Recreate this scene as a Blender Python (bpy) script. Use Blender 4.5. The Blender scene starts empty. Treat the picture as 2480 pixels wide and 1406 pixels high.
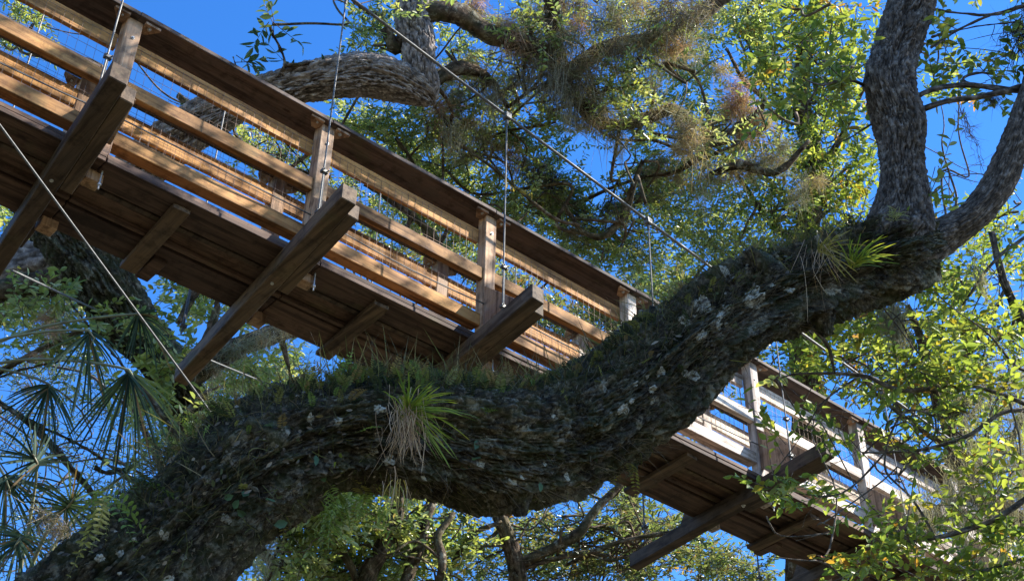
import bpy, bmesh, math, random
import numpy as np
from mathutils import Vector, Matrix
random.seed(7)
RG = np.random.default_rng(11)
SC = bpy.context.scene
COL = SC.collection
G = 7.55                                   # height of the deck above the ground
# ------------------------------------------------------------------ camera
F = 3371.0
CAM = np.array([-2.2962, -6.5423, -5.9524 + G])
MR = np.array([[0.74859244, -0.66288667, 0.01380643],
               [0.41368785, 0.45069885, -0.79103281],
               [0.51814256, 0.59787274, 0.61161792]])
cd = bpy.data.cameras.new('camera'); cam = bpy.data.objects.new('camera', cd); COL.objects.link(cam)
cd.sensor_fit = 'HORIZONTAL'; cd.sensor_width = 36.0; cd.lens = F / 2480 * 36.0
cd.clip_start = 0.05; cd.clip_end = 3000
R3 = Matrix([[MR[0][i], -MR[1][i], -MR[2][i]] for i in range(3)])
cam.matrix_world = Matrix.Translation(Vector(CAM)) @ R3.to_4x4()
SC.camera = cam

def P(px, py, d):
    """the point d metres deep that the photo shows at pixel px, py"""
    return CAM + MR.T @ np.array([(px - 1240) / F * d, (py - 703) / F * d, d])
def pix(p):
    q = (np.asarray(p) - CAM) @ MR.T
    return 1240 + F * q[..., 0] / q[..., 2], 703 + F * q[..., 1] / q[..., 2], q[..., 2]

# ------------------------------------------------------------------ objects
def props(o, label=None, cat=None, group=None, kind=None):
    if label: o['label'] = label
    if cat: o['category'] = cat
    if group: o['group'] = group
    if kind: o['kind'] = kind
    return o
def thing(name, loc, label, cat, group=None):
    o = bpy.data.objects.new(name, None); COL.objects.link(o)
    o.location = Vector(loc); o.empty_display_size = 0.2
    return props(o, label, cat, group)
def link(name, me, mat, parent=None, loc=None):
    o = bpy.data.objects.new(name, me); COL.objects.link(o)
    if mat is not None and len(me.materials) == 0: me.materials.append(mat)
    if parent is not None: o.parent = parent
    if loc is not None: o.location = Vector(loc)
    return o
def npmesh(name, V, Fq, col=None, smooth=False):
    V = np.asarray(V, dtype=np.float32); Fq = np.asarray(Fq, dtype=np.int32)
    me = bpy.data.meshes.new(name)
    n, k = Fq.shape
    me.vertices.add(len(V)); me.vertices.foreach_set('co', V.ravel())
    me.loops.add(n * k); me.loops.foreach_set('vertex_index', Fq.ravel())
    me.polygons.add(n); me.polygons.foreach_set('loop_start', np.arange(0, n * k, k, dtype=np.int32))
    me.polygons.foreach_set('loop_total', np.full(n, k, dtype=np.int32))
    if smooth: me.polygons.foreach_set('use_smooth', np.ones(n, dtype=bool))
    if col is not None:
        a = me.color_attributes.new('Col', 'FLOAT_COLOR', 'POINT')
        c = np.ones((len(V), 4), dtype=np.float32); c[:, :3] = col
        a.data.foreach_set('color', c.ravel())
    me.update(); me.validate()
    return me
class MB:
    """collects solids for one mesh"""
    def __init__(s): s.v = []; s.f = []
    def hexa(s, c):
        n = len(s.v); s.v += [tuple(p) for p in c]
        s.f += [tuple(n + i for i in q) for q in ((0, 3, 2, 1), (4, 5, 6, 7), (0, 1, 5, 4), (1, 2, 6, 5), (2, 3, 7, 6), (3, 0, 4, 7))]
    def prism(s, poly, off):
        n = len(s.v); k = len(poly); off = np.array(off)
        s.v += [tuple(p) for p in poly] + [tuple(np.array(p) + off) for p in poly]
        s.f += [tuple(range(n + k - 1, n - 1, -1)), tuple(range(n + k, n + 2 * k))]
        for i in range(k):
            j = (i + 1) % k; s.f.append((n + i, n + j, n + k + j, n + k + i))
    def rod(s, a, b, r, k=6):
        a = Vector(a); b = Vector(b); d = (b - a).normalized()
        u = d.orthogonal().normalized(); w = d.cross(u); n = len(s.v)
        for p in (a, b):
            for i in range(k):
                t = 2 * math.pi * i / k
                s.v.append(tuple(p + u * math.cos(t) * r + w * math.sin(t) * r))
        for i in range(k):
            j = (i + 1) % k; s.f.append((n + i, n + j, n + k + j, n + k + i))
        s.f += [tuple(range(n + k - 1, n - 1, -1)), tuple(range(n + k, n + 2 * k))]
    def mesh(s, name, bevel=0.0):
        me = bpy.data.meshes.new(name); me.from_pydata(s.v, [], s.f)
        bm = bmesh.new(); bm.from_mesh(me); bmesh.ops.recalc_face_normals(bm, faces=bm.faces[:])
        if bevel: bmesh.ops.bevel(bm, geom=bm.edges[:], offset=bevel, segments=1, affect='EDGES')
        bm.to_mesh(me); bm.free(); me.update(); return me

# ------------------------------------------------------------------ noise
def _h(i, j, k, s):
    n = (i * 374761393 + j * 668265263 + k * 2147483647 % 1274126177 + s * 144665) & 0xffffffff
    n = ((n ^ (n >> 13)) * 1274126177) & 0xffffffff
    n = ((n ^ (n >> 16)) * 2246822519) & 0xffffffff
    return ((n >> 8) & 0xffff) / 32767.5 - 1
def noise(p, s=0):
    p = np.asarray(p, dtype=float); i = np.floor(p).astype(np.int64); f = p - i; f = f * f * (3 - 2 * f)
    r = 0
    for a in (0, 1):
        for b in (0, 1):
            for c in (0, 1):
                w = (f[..., 0] if a else 1 - f[..., 0]) * (f[..., 1] if b else 1 - f[..., 1]) * (f[..., 2] if c else 1 - f[..., 2])
                r = r + w * _h(i[..., 0] + a, i[..., 1] + b, i[..., 2] + c, s)
    return r
def fbm(p, o=4, s=0):
    p = np.asarray(p, dtype=float); r = 0; a = 1
    for k in range(o): r = r + a * noise(p * 2 ** k + 17.3 * k, s + k); a *= .5
    return r

# ------------------------------------------------------------------ materials
def newmat(name):
    m = bpy.data.materials.new(name); m.use_nodes = True; nt = m.node_tree
    for n in list(nt.nodes): nt.nodes.remove(n)
    out = nt.nodes.new('ShaderNodeOutputMaterial')
    return m, nt, out
def N(nt, t, **kw):
    n = nt.nodes.new(t)
    for k, v in kw.items():
        if k in n.inputs: n.inputs[k].default_value = v
        else: setattr(n, k, v)
    return n
def ramp(nt, fac, stops):
    r = nt.nodes.new('ShaderNodeValToRGB'); e = r.color_ramp.elements
    while len(e) < len(stops): e.new(0.5)
    for k, (p, c) in enumerate(stops):
        e[k].position = p; e[k].color = (*c, 1) if len(c) == 3 else c
    nt.links.new(fac, r.inputs['Fac']); return r
def mixc(nt, a, b, fac, mode='MIX'):
    m = nt.nodes.new('ShaderNodeMix'); m.data_type = 'RGBA'; m.blend_type = mode
    for sock, v in ((m.inputs[0], fac), (m.inputs[6], a), (m.inputs[7], b)):
        if hasattr(v, 'is_output') or isinstance(v, bpy.types.NodeSocket): nt.links.new(v, sock)
        else: sock.default_value = v if not isinstance(v, tuple) else (*v, 1)
    return m.outputs[2]
def wood(name, axis, ca, cb, grey=0.3):
    m, nt, out = newmat(name); L = nt.links.new
    tc = N(nt, 'ShaderNodeTexCoord'); mp = N(nt, 'ShaderNodeMapping')
    oi = N(nt, 'ShaderNodeObjectInfo')
    add = N(nt, 'ShaderNodeVectorMath', operation='ADD'); mul = N(nt, 'ShaderNodeMath', operation='MULTIPLY'); mul.inputs[1].default_value = 37.0
    L(oi.outputs['Random'], mul.inputs[0]); cx = N(nt, 'ShaderNodeCombineXYZ')
    for i in range(3): L(mul.outputs[0], cx.inputs[i])
    L(tc.outputs['Object'], add.inputs[0]); L(cx.outputs[0], add.inputs[1]); L(add.outputs[0], mp.inputs['Vector'])
    sc = [38, 38, 38]; sc[axis] = 1.7; mp.inputs['Scale'].default_value = sc
    n1 = N(nt, 'ShaderNodeTexNoise', Scale=1.0, Detail=7.0, Roughness=0.62); L(mp.outputs[0], n1.inputs['Vector'])
    n1.inputs['Distortion'].default_value = 0.7
    n2 = N(nt, 'ShaderNodeTexNoise', Scale=2.3, Detail=5.0, Roughness=0.6); L(add.outputs[0], n2.inputs['Vector'])
    n3 = N(nt, 'ShaderNodeTexNoise', Scale=9.0, Detail=6.0, Roughness=0.7); L(add.outputs[0], n3.inputs['Vector'])
    r1 = ramp(nt, n1.outputs['Fac'], [(0.30, ca), (0.70, cb)])
    g = tuple(0.62 * sum(cb) / 3 for _ in range(3)); g = (g[0] * 1.06, g[1], g[2] * 0.95)
    r2 = ramp(nt, n2.outputs['Fac'], [(0.42, (0, 0, 0)), (0.66, (1, 1, 1))])
    mg = N(nt, 'ShaderNodeMath', operation='MULTIPLY'); mg.inputs[1].default_value = grey; L(r2.outputs[0], mg.inputs[0])
    c = mixc(nt, r1.outputs[0], g, mg.outputs[0])
    r3 = ramp(nt, n3.outputs['Fac'], [(0.30, (0.30, 0.27, 0.25)), (0.50, (1, 1, 1))])
    c = mixc(nt, c, r3.outputs[0], 0.8, 'MULTIPLY')
    r4 = ramp(nt, oi.outputs['Random'], [(0.0, (0.62, 0.60, 0.62)), (1.0, (1.12, 1.06, 0.98))])
    c = mixc(nt, c, r4.outputs[0], 1.0, 'MULTIPLY')
    ms = N(nt, 'ShaderNodeMapping'); s5 = [14, 14, 14]; s5[axis] = 1.1; ms.inputs['Scale'].default_value = s5
    n6 = N(nt, 'ShaderNodeTexNoise', Scale=1.0, Detail=5.0, Roughness=0.6); L(add.outputs[0], ms.inputs['Vector']); L(ms.outputs[0], n6.inputs['Vector'])
    r6 = ramp(nt, n6.outputs['Fac'], [(0.40, (0.36, 0.33, 0.32)), (0.52, (1, 1, 1))]); c = mixc(nt, c, r6.outputs[0], 0.85, 'MULTIPLY')
    r7 = ramp(nt, n2.outputs['Fac'], [(0.30, (1, 1, 1)), (0.42, (0, 0, 0))]); m7 = N(nt, 'ShaderNodeMath', operation='MULTIPLY'); m7.inputs[1].default_value = 0.35; L(r7.outputs[0], m7.inputs[0])
    c = mixc(nt, c, (0.10, 0.11, 0.05), m7.outputs[0])
    vor = N(nt, 'ShaderNodeTexVoronoi', Scale=1.0); mk = N(nt, 'ShaderNodeMapping')
    sk = [6.0, 6.0, 6.0]; sk[axis] = 2.2; mk.inputs['Scale'].default_value = sk
    L(add.outputs[0], mk.inputs['Vector']); L(mk.outputs[0], vor.inputs['Vector'])
    rk = ramp(nt, vor.outputs['Distance'], [(0.05, (0.25, 0.16, 0.1)), (0.10, (1, 1, 1))])
    c = mixc(nt, c, rk.outputs[0], 0.75, 'MULTIPLY')
    b = N(nt, 'ShaderNodeBsdfPrincipled', Roughness=0.75); b.inputs['Specular IOR Level'].default_value = 0.25
    L(c, b.inputs['Base Color'])
    bp = N(nt, 'ShaderNodeBump', Strength=0.5, Distance=0.004); L(n1.outputs['Fac'], bp.inputs['Height']); L(bp.outputs[0], b.inputs['Normal'])
    L(b.outputs[0], out.inputs['Surface']); return m
W_A, W_B = (0.34, 0.155, 0.05), (0.62, 0.345, 0.12)
M_rail = wood('cedar board', 0, W_A, W_B, 0.14)
M_railGlare = wood('board with sun glare colour', 0, (0.56, 0.48, 0.41), (0.84, 0.78, 0.71), 0.06)  # paler wood for the right bays, full-sun glare put into its colour
M_postGlare = wood('post with sun glare colour', 2, (0.56, 0.48, 0.41), (0.84, 0.78, 0.71), 0.06)  # posts of the same bays, sunlight painted in likewise
M_post = wood('cedar post', 2, (0.34, 0.19, 0.10), (0.58, 0.40, 0.26), 0.5)
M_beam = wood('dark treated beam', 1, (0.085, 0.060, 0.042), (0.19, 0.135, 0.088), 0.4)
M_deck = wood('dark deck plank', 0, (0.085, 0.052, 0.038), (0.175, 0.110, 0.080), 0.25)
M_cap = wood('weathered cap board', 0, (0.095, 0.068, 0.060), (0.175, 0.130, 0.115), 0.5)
def metal(name, c, rough=0.45):
    m, nt, out = newmat(name); b = N(nt, 'ShaderNodeBsdfPrincipled', Roughness=rough, Metallic=0.35)
    tc = N(nt, 'ShaderNodeTexCoord'); n = N(nt, 'ShaderNodeTexNoise', Scale=60.0, Detail=3.0); nt.links.new(tc.outputs['Object'], n.inputs['Vector'])
    r = ramp(nt, n.outputs['Fac'], [(0.35, tuple(x * .55 for x in c)), (0.65, c)]); nt.links.new(r.outputs[0], b.inputs['Base Color'])
    nt.links.new(b.outputs[0], out.inputs['Surface']); return m
M_wire = metal('galvanised wire', (0.26, 0.175, 0.13), 0.7)
M_cable = metal('steel cable', (0.15, 0.15, 0.145), 0.6)
M_bolt = metal('zinc bolt', (0.6, 0.6, 0.58), 0.35)
M_clamp = metal('dark cable clamp', (0.12, 0.12, 0.115), 0.5)
def bark(name, dark, mid, pale, scale, moss=0.0, stretch=1.0, bump=0.02):
    m, nt, out = newmat(name); L = nt.links.new
    tc = N(nt, 'ShaderNodeTexCoord')
    n1 = N(nt, 'ShaderNodeTexNoise', Scale=scale, Detail=9.0, Roughness=0.68); L(tc.outputs['Object'], n1.inputs['Vector'])
    at = N(nt, 'ShaderNodeAttribute', attribute_name='Col')
    n2 = N(nt, 'ShaderNodeTexNoise', Scale=scale * 0.28, Detail=5.0, Roughness=0.6); L(tc.outputs['Object'], n2.inputs['Vector'])
    n3 = N(nt, 'ShaderNodeTexNoise', Scale=scale * 2.7, Detail=5.0, Roughness=0.7); L(tc.outputs['Object'], n3.inputs['Vector'])
    r = ramp(nt, n1.outputs['Fac'], [(0.30, dark), (0.52, mid), (0.70, pale)])
    c = mixc(nt, r.outputs[0], at.outputs['Color'], 1.0, 'MULTIPLY')
    rl = ramp(nt, n3.outputs['Fac'], [(0.60, (0, 0, 0)), (0.70, (1, 1, 1))])
    rm2 = ramp(nt, n2.outputs['Fac'], [(0.5, (0, 0, 0)), (0.62, (1, 1, 1))])
    ml = N(nt, 'ShaderNodeMath', operation='MULTIPLY'); L(rl.outputs[0], ml.inputs[0]); L(rm2.outputs[0], ml.inputs[1])
    c = mixc(nt, c, tuple(min(1, x * 1.5) for x in pale), ml.outputs[0])
    if moss:
        n4 = N(nt, 'ShaderNodeTexNoise', Scale=9.0, Detail=8.0, Roughness=0.72); L(tc.outputs['Object'], n4.inputs['Vector'])
        rp = ramp(nt, n4.outputs['Fac'], [(0.555, (0, 0, 0)), (0.61, (0.8, 0.8, 0.8))]); c = mixc(nt, c, (0.30, 0.295, 0.25), rp.outputs[0])
        n5 = N(nt, 'ShaderNodeTexNoise', Scale=4.0, Detail=6.0, Roughness=0.65); L(tc.outputs['Object'], n5.inputs['Vector'])
        rq = ramp(nt, n5.outputs['Fac'], [(0.40, (0.45, 0.42, 0.38)), (0.60, (1.15, 1.1, 1.0))]); c = mixc(nt, c, rq.outputs[0], 1.0, 'MULTIPLY')
        rm = ramp(nt, n2.outputs['Fac'], [(0.44, (1, 1, 1)), (0.56, (0, 0, 0))])
        mm = N(nt, 'ShaderNodeMath', operation='MULTIPLY'); mm.inputs[1].default_value = moss; L(rm.outputs[0], mm.inputs[0])
        c = mixc(nt, c, (0.05, 0.065, 0.018), mm.outputs[0])
    b = N(nt, 'ShaderNodeBsdfPrincipled', Roughness=0.9); b.inputs['Specular IOR Level'].default_value = 0.15
    L(c, b.inputs['Base Color'])
    bp = N(nt, 'ShaderNodeBump', Strength=0.9, Distance=bump); L(n1.outputs['Fac'], bp.inputs['Height']); L(bp.outputs[0], b.inputs['Normal'])
    L(b.outputs[0], out.inputs['Surface']); return m
M_barkD = bark('dark mossy oak bark', (0.027, 0.025, 0.021), (0.088, 0.082, 0.066), (0.28, 0.26, 0.215), 34, 0.32, bump=.03)
M_barkU = bark('dark furrowed bark', (0.04, 0.034, 0.030), (0.13, 0.11, 0.095), (0.33, 0.30, 0.27), 20, 0.0)
M_barkG = bark('grey oak bark', (0.09, 0.072, 0.062), (0.27, 0.225, 0.20), (0.52, 0.47, 0.43), 13, 0.0)
M_barkT = bark('brown bark', (0.05, 0.035, 0.024), (0.13, 0.095, 0.07), (0.30, 0.24, 0.19), 13, 0.3)
def leafmat(name, transl=0.48, rough=0.30, spec=0.7):
    m, nt, out = newmat(name); L = nt.links.new
    at = N(nt, 'ShaderNodeAttribute', attribute_name='Col')
    b = N(nt, 'ShaderNodeBsdfPrincipled', Roughness=rough); b.inputs['Specular IOR Level'].default_value = spec
    L(at.outputs['Color'], b.inputs['Base Color'])
    t = N(nt, 'ShaderNodeBsdfTranslucent')
    c = mixc(nt, at.outputs['Color'], (1.40, 1.30, 0.68), 1.0, 'MULTIPLY'); L(c, t.inputs['Color'])
    mx = N(nt, 'ShaderNodeMixShader'); mx.inputs[0].default_value = transl
    L(b.outputs[0], mx.inputs[1]); L(t.outputs[0], mx.inputs[2]); L(mx.outputs[0], out.inputs['Surface']); return m
M_leaf = leafmat('oak leaf'); M_leafB = leafmat('broad thin leaf', 0.55, 0.4, 0.4)
M_tuft = leafmat('air plant blade', 0.25, 0.7, 0.2); M_moss = leafmat('spanish moss strand', 0.3, 0.85, 0.1)
M_fern = leafmat('fern frond', 0.4, 0.6, 0.3); M_palm = leafmat('palm leaf blade', 0.25, 0.65, 0.15)
M_grass = leafmat('strap leaf', 0.4, 0.4, 0.4)

# ------------------------------------------------------------------ tubes (trunks, limbs, twigs)
def catmull(pts, step):
    pts = np.asarray(pts, float); Q = np.vstack([2 * pts[0] - pts[1], pts, 2 * pts[-1] - pts[-2]]); out = []
    for i in range(1, len(Q) - 2):
        seg = np.linalg.norm(Q[i + 1, :3] - Q[i, :3]); n = max(2, int(seg / step))
        for t in np.arange(n) / n:
            out.append(.5 * ((2 * Q[i]) + (-Q[i - 1] + Q[i + 1]) * t + (2 * Q[i - 1] - 5 * Q[i] + 4 * Q[i + 1] - Q[i + 2]) * t * t + (-Q[i - 1] + 3 * Q[i] - 3 * Q[i + 1] + Q[i + 2]) * t ** 3))
    out.append(pts[-1]); return np.array(out)
def frames(c):
    t = np.gradient(c, axis=0); t /= np.linalg.norm(t, axis=1)[:, None] + 1e-9
    u = np.cross(t[0], [0.31, 0.2, 0.93]); u /= np.linalg.norm(u); U = [u]
    for i in range(1, len(c)):
        u = u - t[i] * np.dot(u, t[i]); u /= np.linalg.norm(u); U.append(u)
    U = np.array(U); return t, U, np.cross(t, U)
def tube(path, k, step, rough=0.0, lump=0.0, plate=(0.05, 0.16), seed=0, wig=0.0):
    """path rows: x,y,z,radius -> V, F, colour (bark furrows are real relief)"""
    c = catmull(path, step); r = np.maximum(c[:, 3], 0.001); c = c[:, :3]
    if wig: c = c + wig * np.stack([noise(c * 1.7, seed + 5), noise(c * 1.7, seed + 6), noise(c * 1.7, seed + 7)], 1) * np.minimum(1, np.arange(len(c)) / 6)[:, None]
    t, U, Wv = frames(c); n = len(c); th = np.linspace(0, 2 * math.pi, k, endpoint=False)
    s = np.concatenate([[0], np.cumsum(np.linalg.norm(np.diff(c, axis=0), axis=1))])
    dirs = U[:, None] * np.cos(th)[None, :, None] + Wv[:, None] * np.sin(th)[None, :, None]
    rr = np.repeat(r[:, None], k, 1); col = np.ones((n, k))
    if rough or lump:
        R0 = max(0.05, float(r.max()))
        q = np.stack([np.cos(th)[None] * R0 / plate[0] + 0 * s[:, None], np.sin(th)[None] * R0 / plate[0] + 0 * s[:, None], s[:, None] / plate[1] + 0 * th[None]], -1)
        wq = q + 0.8 * np.stack([fbm(q * .6, 2, seed + 31), fbm(q * .6, 2, seed + 37), fbm(q * .6, 2, seed + 41)], -1)
        mk_ = np.clip(fbm(q * .22 + 3, 2, seed + 51) * 1.3 + .5, 0, 1); ridge = 1 - np.abs(noise(wq, seed) * (1 - mk_) + noise(wq * [1.9, 1.9, 1.6] + 5, seed + 1) * mk_) * 2.3; ridge = np.clip(ridge, -1, 1)
        cr = np.clip((ridge - 0.35) / 0.5, 0, 1)
        det = fbm(q * 2.3, 3, seed + 3)
        rr = rr - rough * cr + rough * 0.9 * det + rough * .8 * fbm(q * .55 + 9, 2, seed + 13)
        big = fbm(q * np.array([.18, .18, .12]), 3, seed + 9)
        rr = rr + lump * big + lump * .8 * fbm(q * np.array([.05, .05, .035]) + 2, 2, seed + 19)
        col = (1 - 0.72 * cr) * (1 + 0.25 * det)
    V = c[:, None] + dirs * rr[..., None]
    i = np.arange(n - 1)[:, None] * k; j = np.arange(k)[None]; j2 = (j + 1) % k
    Fq = np.stack([i + j, i + j2, i + k + j2, i + k + j], -1).reshape(-1, 4)
    V = V.reshape(-1, 3); col = np.repeat(np.clip(col.reshape(-1, 1), 0.15, 1.6), 3, 1)
    # close the ends
    a = len(V); V = np.vstack([V, c[0], c[-1]]); col = np.vstack([col, [[1] * 3] * 2])
    jj = np.arange(k); e0 = np.stack([jj, np.full(k, a), np.full(k, a), (jj + 1) % k], -1)
    b0 = (n - 1) * k; e1 = np.stack([b0 + jj, b0 + (jj + 1) % k, np.full(k, a + 1), np.full(k, a + 1)], -1)
    tri = np.vstack([np.stack([e0[:, 0], e0[:, 1], e0[:, 3]], -1), np.stack([e1[:, 0], e1[:, 1], e1[:, 2]], -1)])
    return V, Fq, tri, col
def tubes_mesh(name, L, loc, smooth=True):
    """several joined tubes as one mesh"""
    V = []; Fq = []; T = []; C = []; n = 0
    for v, f, t, c in L:
        V.append(v); Fq.append(f + n); T.append(t + n); C.append(c); n += len(v)
    V = np.vstack(V) - np.array(loc); Fq = np.vstack(Fq); T = np.vstack(T); C = np.vstack(C)
    me = bpy.data.meshes.new(name)
    me.vertices.add(len(V)); me.vertices.foreach_set('co', V.astype(np.float32).ravel())
    li = np.concatenate([Fq.ravel(), T.ravel()]).astype(np.int32)
    me.loops.add(len(li)); me.loops.foreach_set('vertex_index', li)
    ls = np.concatenate([np.arange(len(Fq)) * 4, len(Fq) * 4 + np.arange(len(T)) * 3]).astype(np.int32)
    lt = np.concatenate([np.full(len(Fq), 4), np.full(len(T), 3)]).astype(np.int32)
    me.polygons.add(len(ls)); me.polygons.foreach_set('loop_start', ls); me.polygons.foreach_set('loop_total', lt)
    me.polygons.foreach_set('use_smooth', np.full(len(ls), smooth))
    a = me.color_attributes.new('Col', 'FLOAT_COLOR', 'POINT')
    cc = np.ones((len(V), 4), np.float32); cc[:, :3] = C; a.data.foreach_set('color', cc.ravel())
    me.update(); return me
def pp(rows, d=None):
    """rows (px,py,depth,diameter in px) -> path in metres"""
    out = []
    for r in rows:
        x, y, dep, dia = r if len(r) == 4 else (r[0], r[1], d, r[2])
        out.append([*P(x, y, dep), dia / 2 * dep / F])
    return np.array(out)

# ------------------------------------------------------------------ leaves
def unit(a): return a / (np.linalg.norm(a, axis=-1, keepdims=True) + 1e-9)
PAL = {  # leaf colours: (base, weight)
 'oak': [((0.22, 0.30, 0.10), 5), ((0.15, 0.23, 0.12), 2.5), ((0.32, 0.37, 0.10), 3), ((0.42, 0.45, 0.30), 1.6), ((0.28, 0.28, 0.07), .6), ((0.45, 0.26, 0.03), .12)],
 'bright': [((0.19, 0.26, 0.055), 5), ((0.11, 0.18, 0.05), 3.5), ((0.29, 0.34, 0.075), 3), ((0.36, 0.38, 0.20), .6), ((0.42, 0.30, 0.03), .35), ((0.45, 0.14, 0.03), .15)],
 'dark': [((0.06, 0.10, 0.06), 5), ((0.10, 0.15, 0.07), 4), ((0.12, 0.15, 0.05), 1)],
 'fine': [((0.12, 0.18, 0.07), 5), ((0.18, 0.21, 0.09), 3), ((0.17, 0.14, 0.08), 1.5), ((0.35, 0.17, 0.03), .15)],
}
def palette(n, key):
    p = PAL[key]; w = np.array([a[1] for a in p]); i = RG.choice(len(p), n, p=w / w.sum())
    c = np.array([a[0] for a in p])[i]; return c * RG.uniform(0.75, 1.3, (n, 1))
def leaf_arrays(pos, d, nrm, L, Wd, col):
    """folded pointed leaves, 6 verts and 2 quads each"""
    d = unit(d); s = unit(np.cross(d, nrm)); u = np.cross(s, d); L = L[:, None]; Wd = Wd[:, None]
    dr = -u * L * 0.14
    V = np.stack([pos, pos + d * L * .38 + s * Wd * .5 + u * Wd * .16, pos + d * L * .74 + s * Wd * .42 + u * Wd * .12 + dr * .4,
                  pos + d * L + dr, pos + d * L * .74 - s * Wd * .42 + u * Wd * .12 + dr * .4, pos + d * L * .38 - s * Wd * .5 + u * Wd * .16], 1)
    n = len(pos); b = np.arange(n)[:, None] * 6
    Fq = np.concatenate([b + np.array([[0, 1, 2, 3]]), b + np.array([[0, 3, 4, 5]])], 0)
    return V.reshape(-1, 3), Fq, np.repeat(col, 6, 0)
GAPS = [(1430, 395, 62, 95), (1465, 300, 40, 40), (1392, 120, 22, 50), (1765, 130, 40, 55), (1575, 555, 42, 60), (1245, 275, 34, 28), (1705, 235, 36, 50), (1612, 352, 28, 26), (1850, 470, 20, 20), (1700, 480, 28, 22), (1500, 430, 30, 26), (1300, 330, 28, 22),
        (2290, 420, 90, 90), (2150, 10, 30, 20), (1560, 180, 24, 20), (1180, 130, 26, 22), (1985, 330, 24, 18), (1870, 330, 20, 24), (2420, 330, 60, 90), (1340, 330, 22, 20), (1660, 420, 16, 26), (1780, 480, 16, 14)]
def sprays(blobs, pal, leaf=(0.09, 0.033), nleaf=13, slen=0.45, twigr=0.003, droop=0.0, occl=None, dens=1.0):
    """blobs: (px,py,rx,ry,depth,thick,n) pixel ellipses at a depth -> twigs with alternate leaves"""
    o = []
    for (x, y, rx, ry, dep, th, n) in blobs:
        n = int(round(n * dens))
        a = RG.normal(size=(n * 3, 3)); a = unit(a) * RG.uniform(0, 1, (n * 3, 1)) ** (1 / 2.4)
        # ragged: drop those in the holes of a noise field
        q = CAM + (np.stack([(x - 1240 + a[:, 0] * rx) / F * dep, (y - 703 + a[:, 1] * ry) / F * dep, np.full(len(a), dep) + a[:, 2] * th], 1)) @ MR
        k = fbm(q * 1.3, 2, 77) > -0.28 + 0.35 * (np.linalg.norm(a[:, :2], axis=1) - .5)
        if len(q) and dep > 13:
            gx, gy, _ = pix(q)
            for (cx_, cy_, ax_, ay_) in GAPS: k &= ((gx - cx_) / ax_) ** 2 + ((gy - cy_) / ay_) ** 2 > 1
        q = q[k][:n]; o.append(q)
    o = np.vstack(o)
    if occl is not None: o = o[occl(o)]
    n = len(o); d = unit(RG.normal(size=(n, 3)) * [1, 1, .6] + [0, 0, .1 - droop]); sl = slen * RG.uniform(.6, 1.3, n)
    k = nleaf; t = (np.arange(k)[None] + RG.uniform(0, 1, (n, k))) / k
    bend = unit(RG.normal(size=(n, 3))) * 0.25
    pos = o[:, None] + d[:, None] * (t * sl[:, None])[..., None] + bend[:, None] * ((t ** 2) * sl[:, None])[..., None]
    side = unit(np.cross(d, [0, 0, 1.0])); sg = np.where(np.arange(k) % 2 == 0, 1, -1)[None, :, None]
    ld = d[:, None] * .75 + side[:, None] * sg + RG.normal(size=(n, k, 3)) * .45
    nr = np.array([0, 0, 1.0]) + RG.normal(size=(n, k, 3)) * .85
    m = n * k; Ls = leaf[0] * RG.uniform(.55, 1.25, m); Ws = leaf[1] * RG.uniform(.7, 1.25, m)
    cc = palette(n, pal)[:, None] * .5 + palette(m, pal).reshape(n, k, 3) * .5
    V, Fq, C = leaf_arrays(pos.reshape(m, 3), ld.reshape(m, 3), nr.reshape(m, 3), Ls, Ws, cc.reshape(m, 3))
    # twigs: bent three-sided rods
    ts = np.linspace(-.25, 1, 4); cen = o[:, None] + d[:, None] * (ts[None] * sl[:, None])[..., None] + bend[:, None] * ((ts[None] ** 2) * sl[:, None])[..., None]
    s2 = side; u2 = np.cross(d, s2); rad = twigr * np.array([1.3, 1.1, .8, .4])
    tv = np.stack([cen + (s2[:, None] * math.cos(a) + u2[:, None] * math.sin(a)) * rad[None, :, None] for a in (0, 2.1, 4.2)], 2).reshape(-1, 3)
    b = (np.arange(n) * 12)[:, None, None] + (np.arange(3) * 3)[None, :, None]; j = np.arange(3)[None, None]
    tf = np.stack([b + j, b + (j + 1) % 3, b + 3 + (j + 1) % 3, b + 3 + j], -1).reshape(-1, 4)
    return (V, Fq, C), (tv, tf)
def branchlets(starts, blobs, n, r0, wander=.35, seed=0):
    """thin crooked limbs wandering from given points into the crown"""
    out = []
    for i in range(n):
        a = starts[int(RG.integers(0, len(starts)))]; b = blobs[int(RG.integers(0, len(blobs)))]
        p0 = np.array(P(a[0], a[1], a[2])); p1 = P(b[0] + RG.normal() * b[2] * .5, b[1] + RG.normal() * b[3] * .5, b[4])
        if np.linalg.norm(p1 - p0) > 3.2: p0 = p1 + unit(RG.normal(size=3)) * RG.uniform(.8, 1.8)
        k = 7; t = np.linspace(0, 1, k)[:, None]; q = p0 + (p1 - p0) * t + RG.normal(size=(k, 3)) * wander * np.sin(t * 3.1) * .5
        rr = r0 * RG.uniform(.6, 1.3) * (1 - .75 * t)
        out.append(tube(np.hstack([q, rr]), 6, .08, 0, 0, seed=seed + i, wig=.05))
        for _ in range(2):
            j = int(RG.integers(2, k - 1)); e = q[j] + unit(RG.normal(size=3)) * RG.uniform(.3, .8); m_ = (q[j] + e) / 2 + RG.normal(size=3) * .08
            out.append(tube(np.array([[*q[j], rr[j, 0] * .6], [*m_, rr[j, 0] * .4], [*e, .002]]), 5, .08, wig=.03, seed=seed + 70 + i))
    return out
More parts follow.
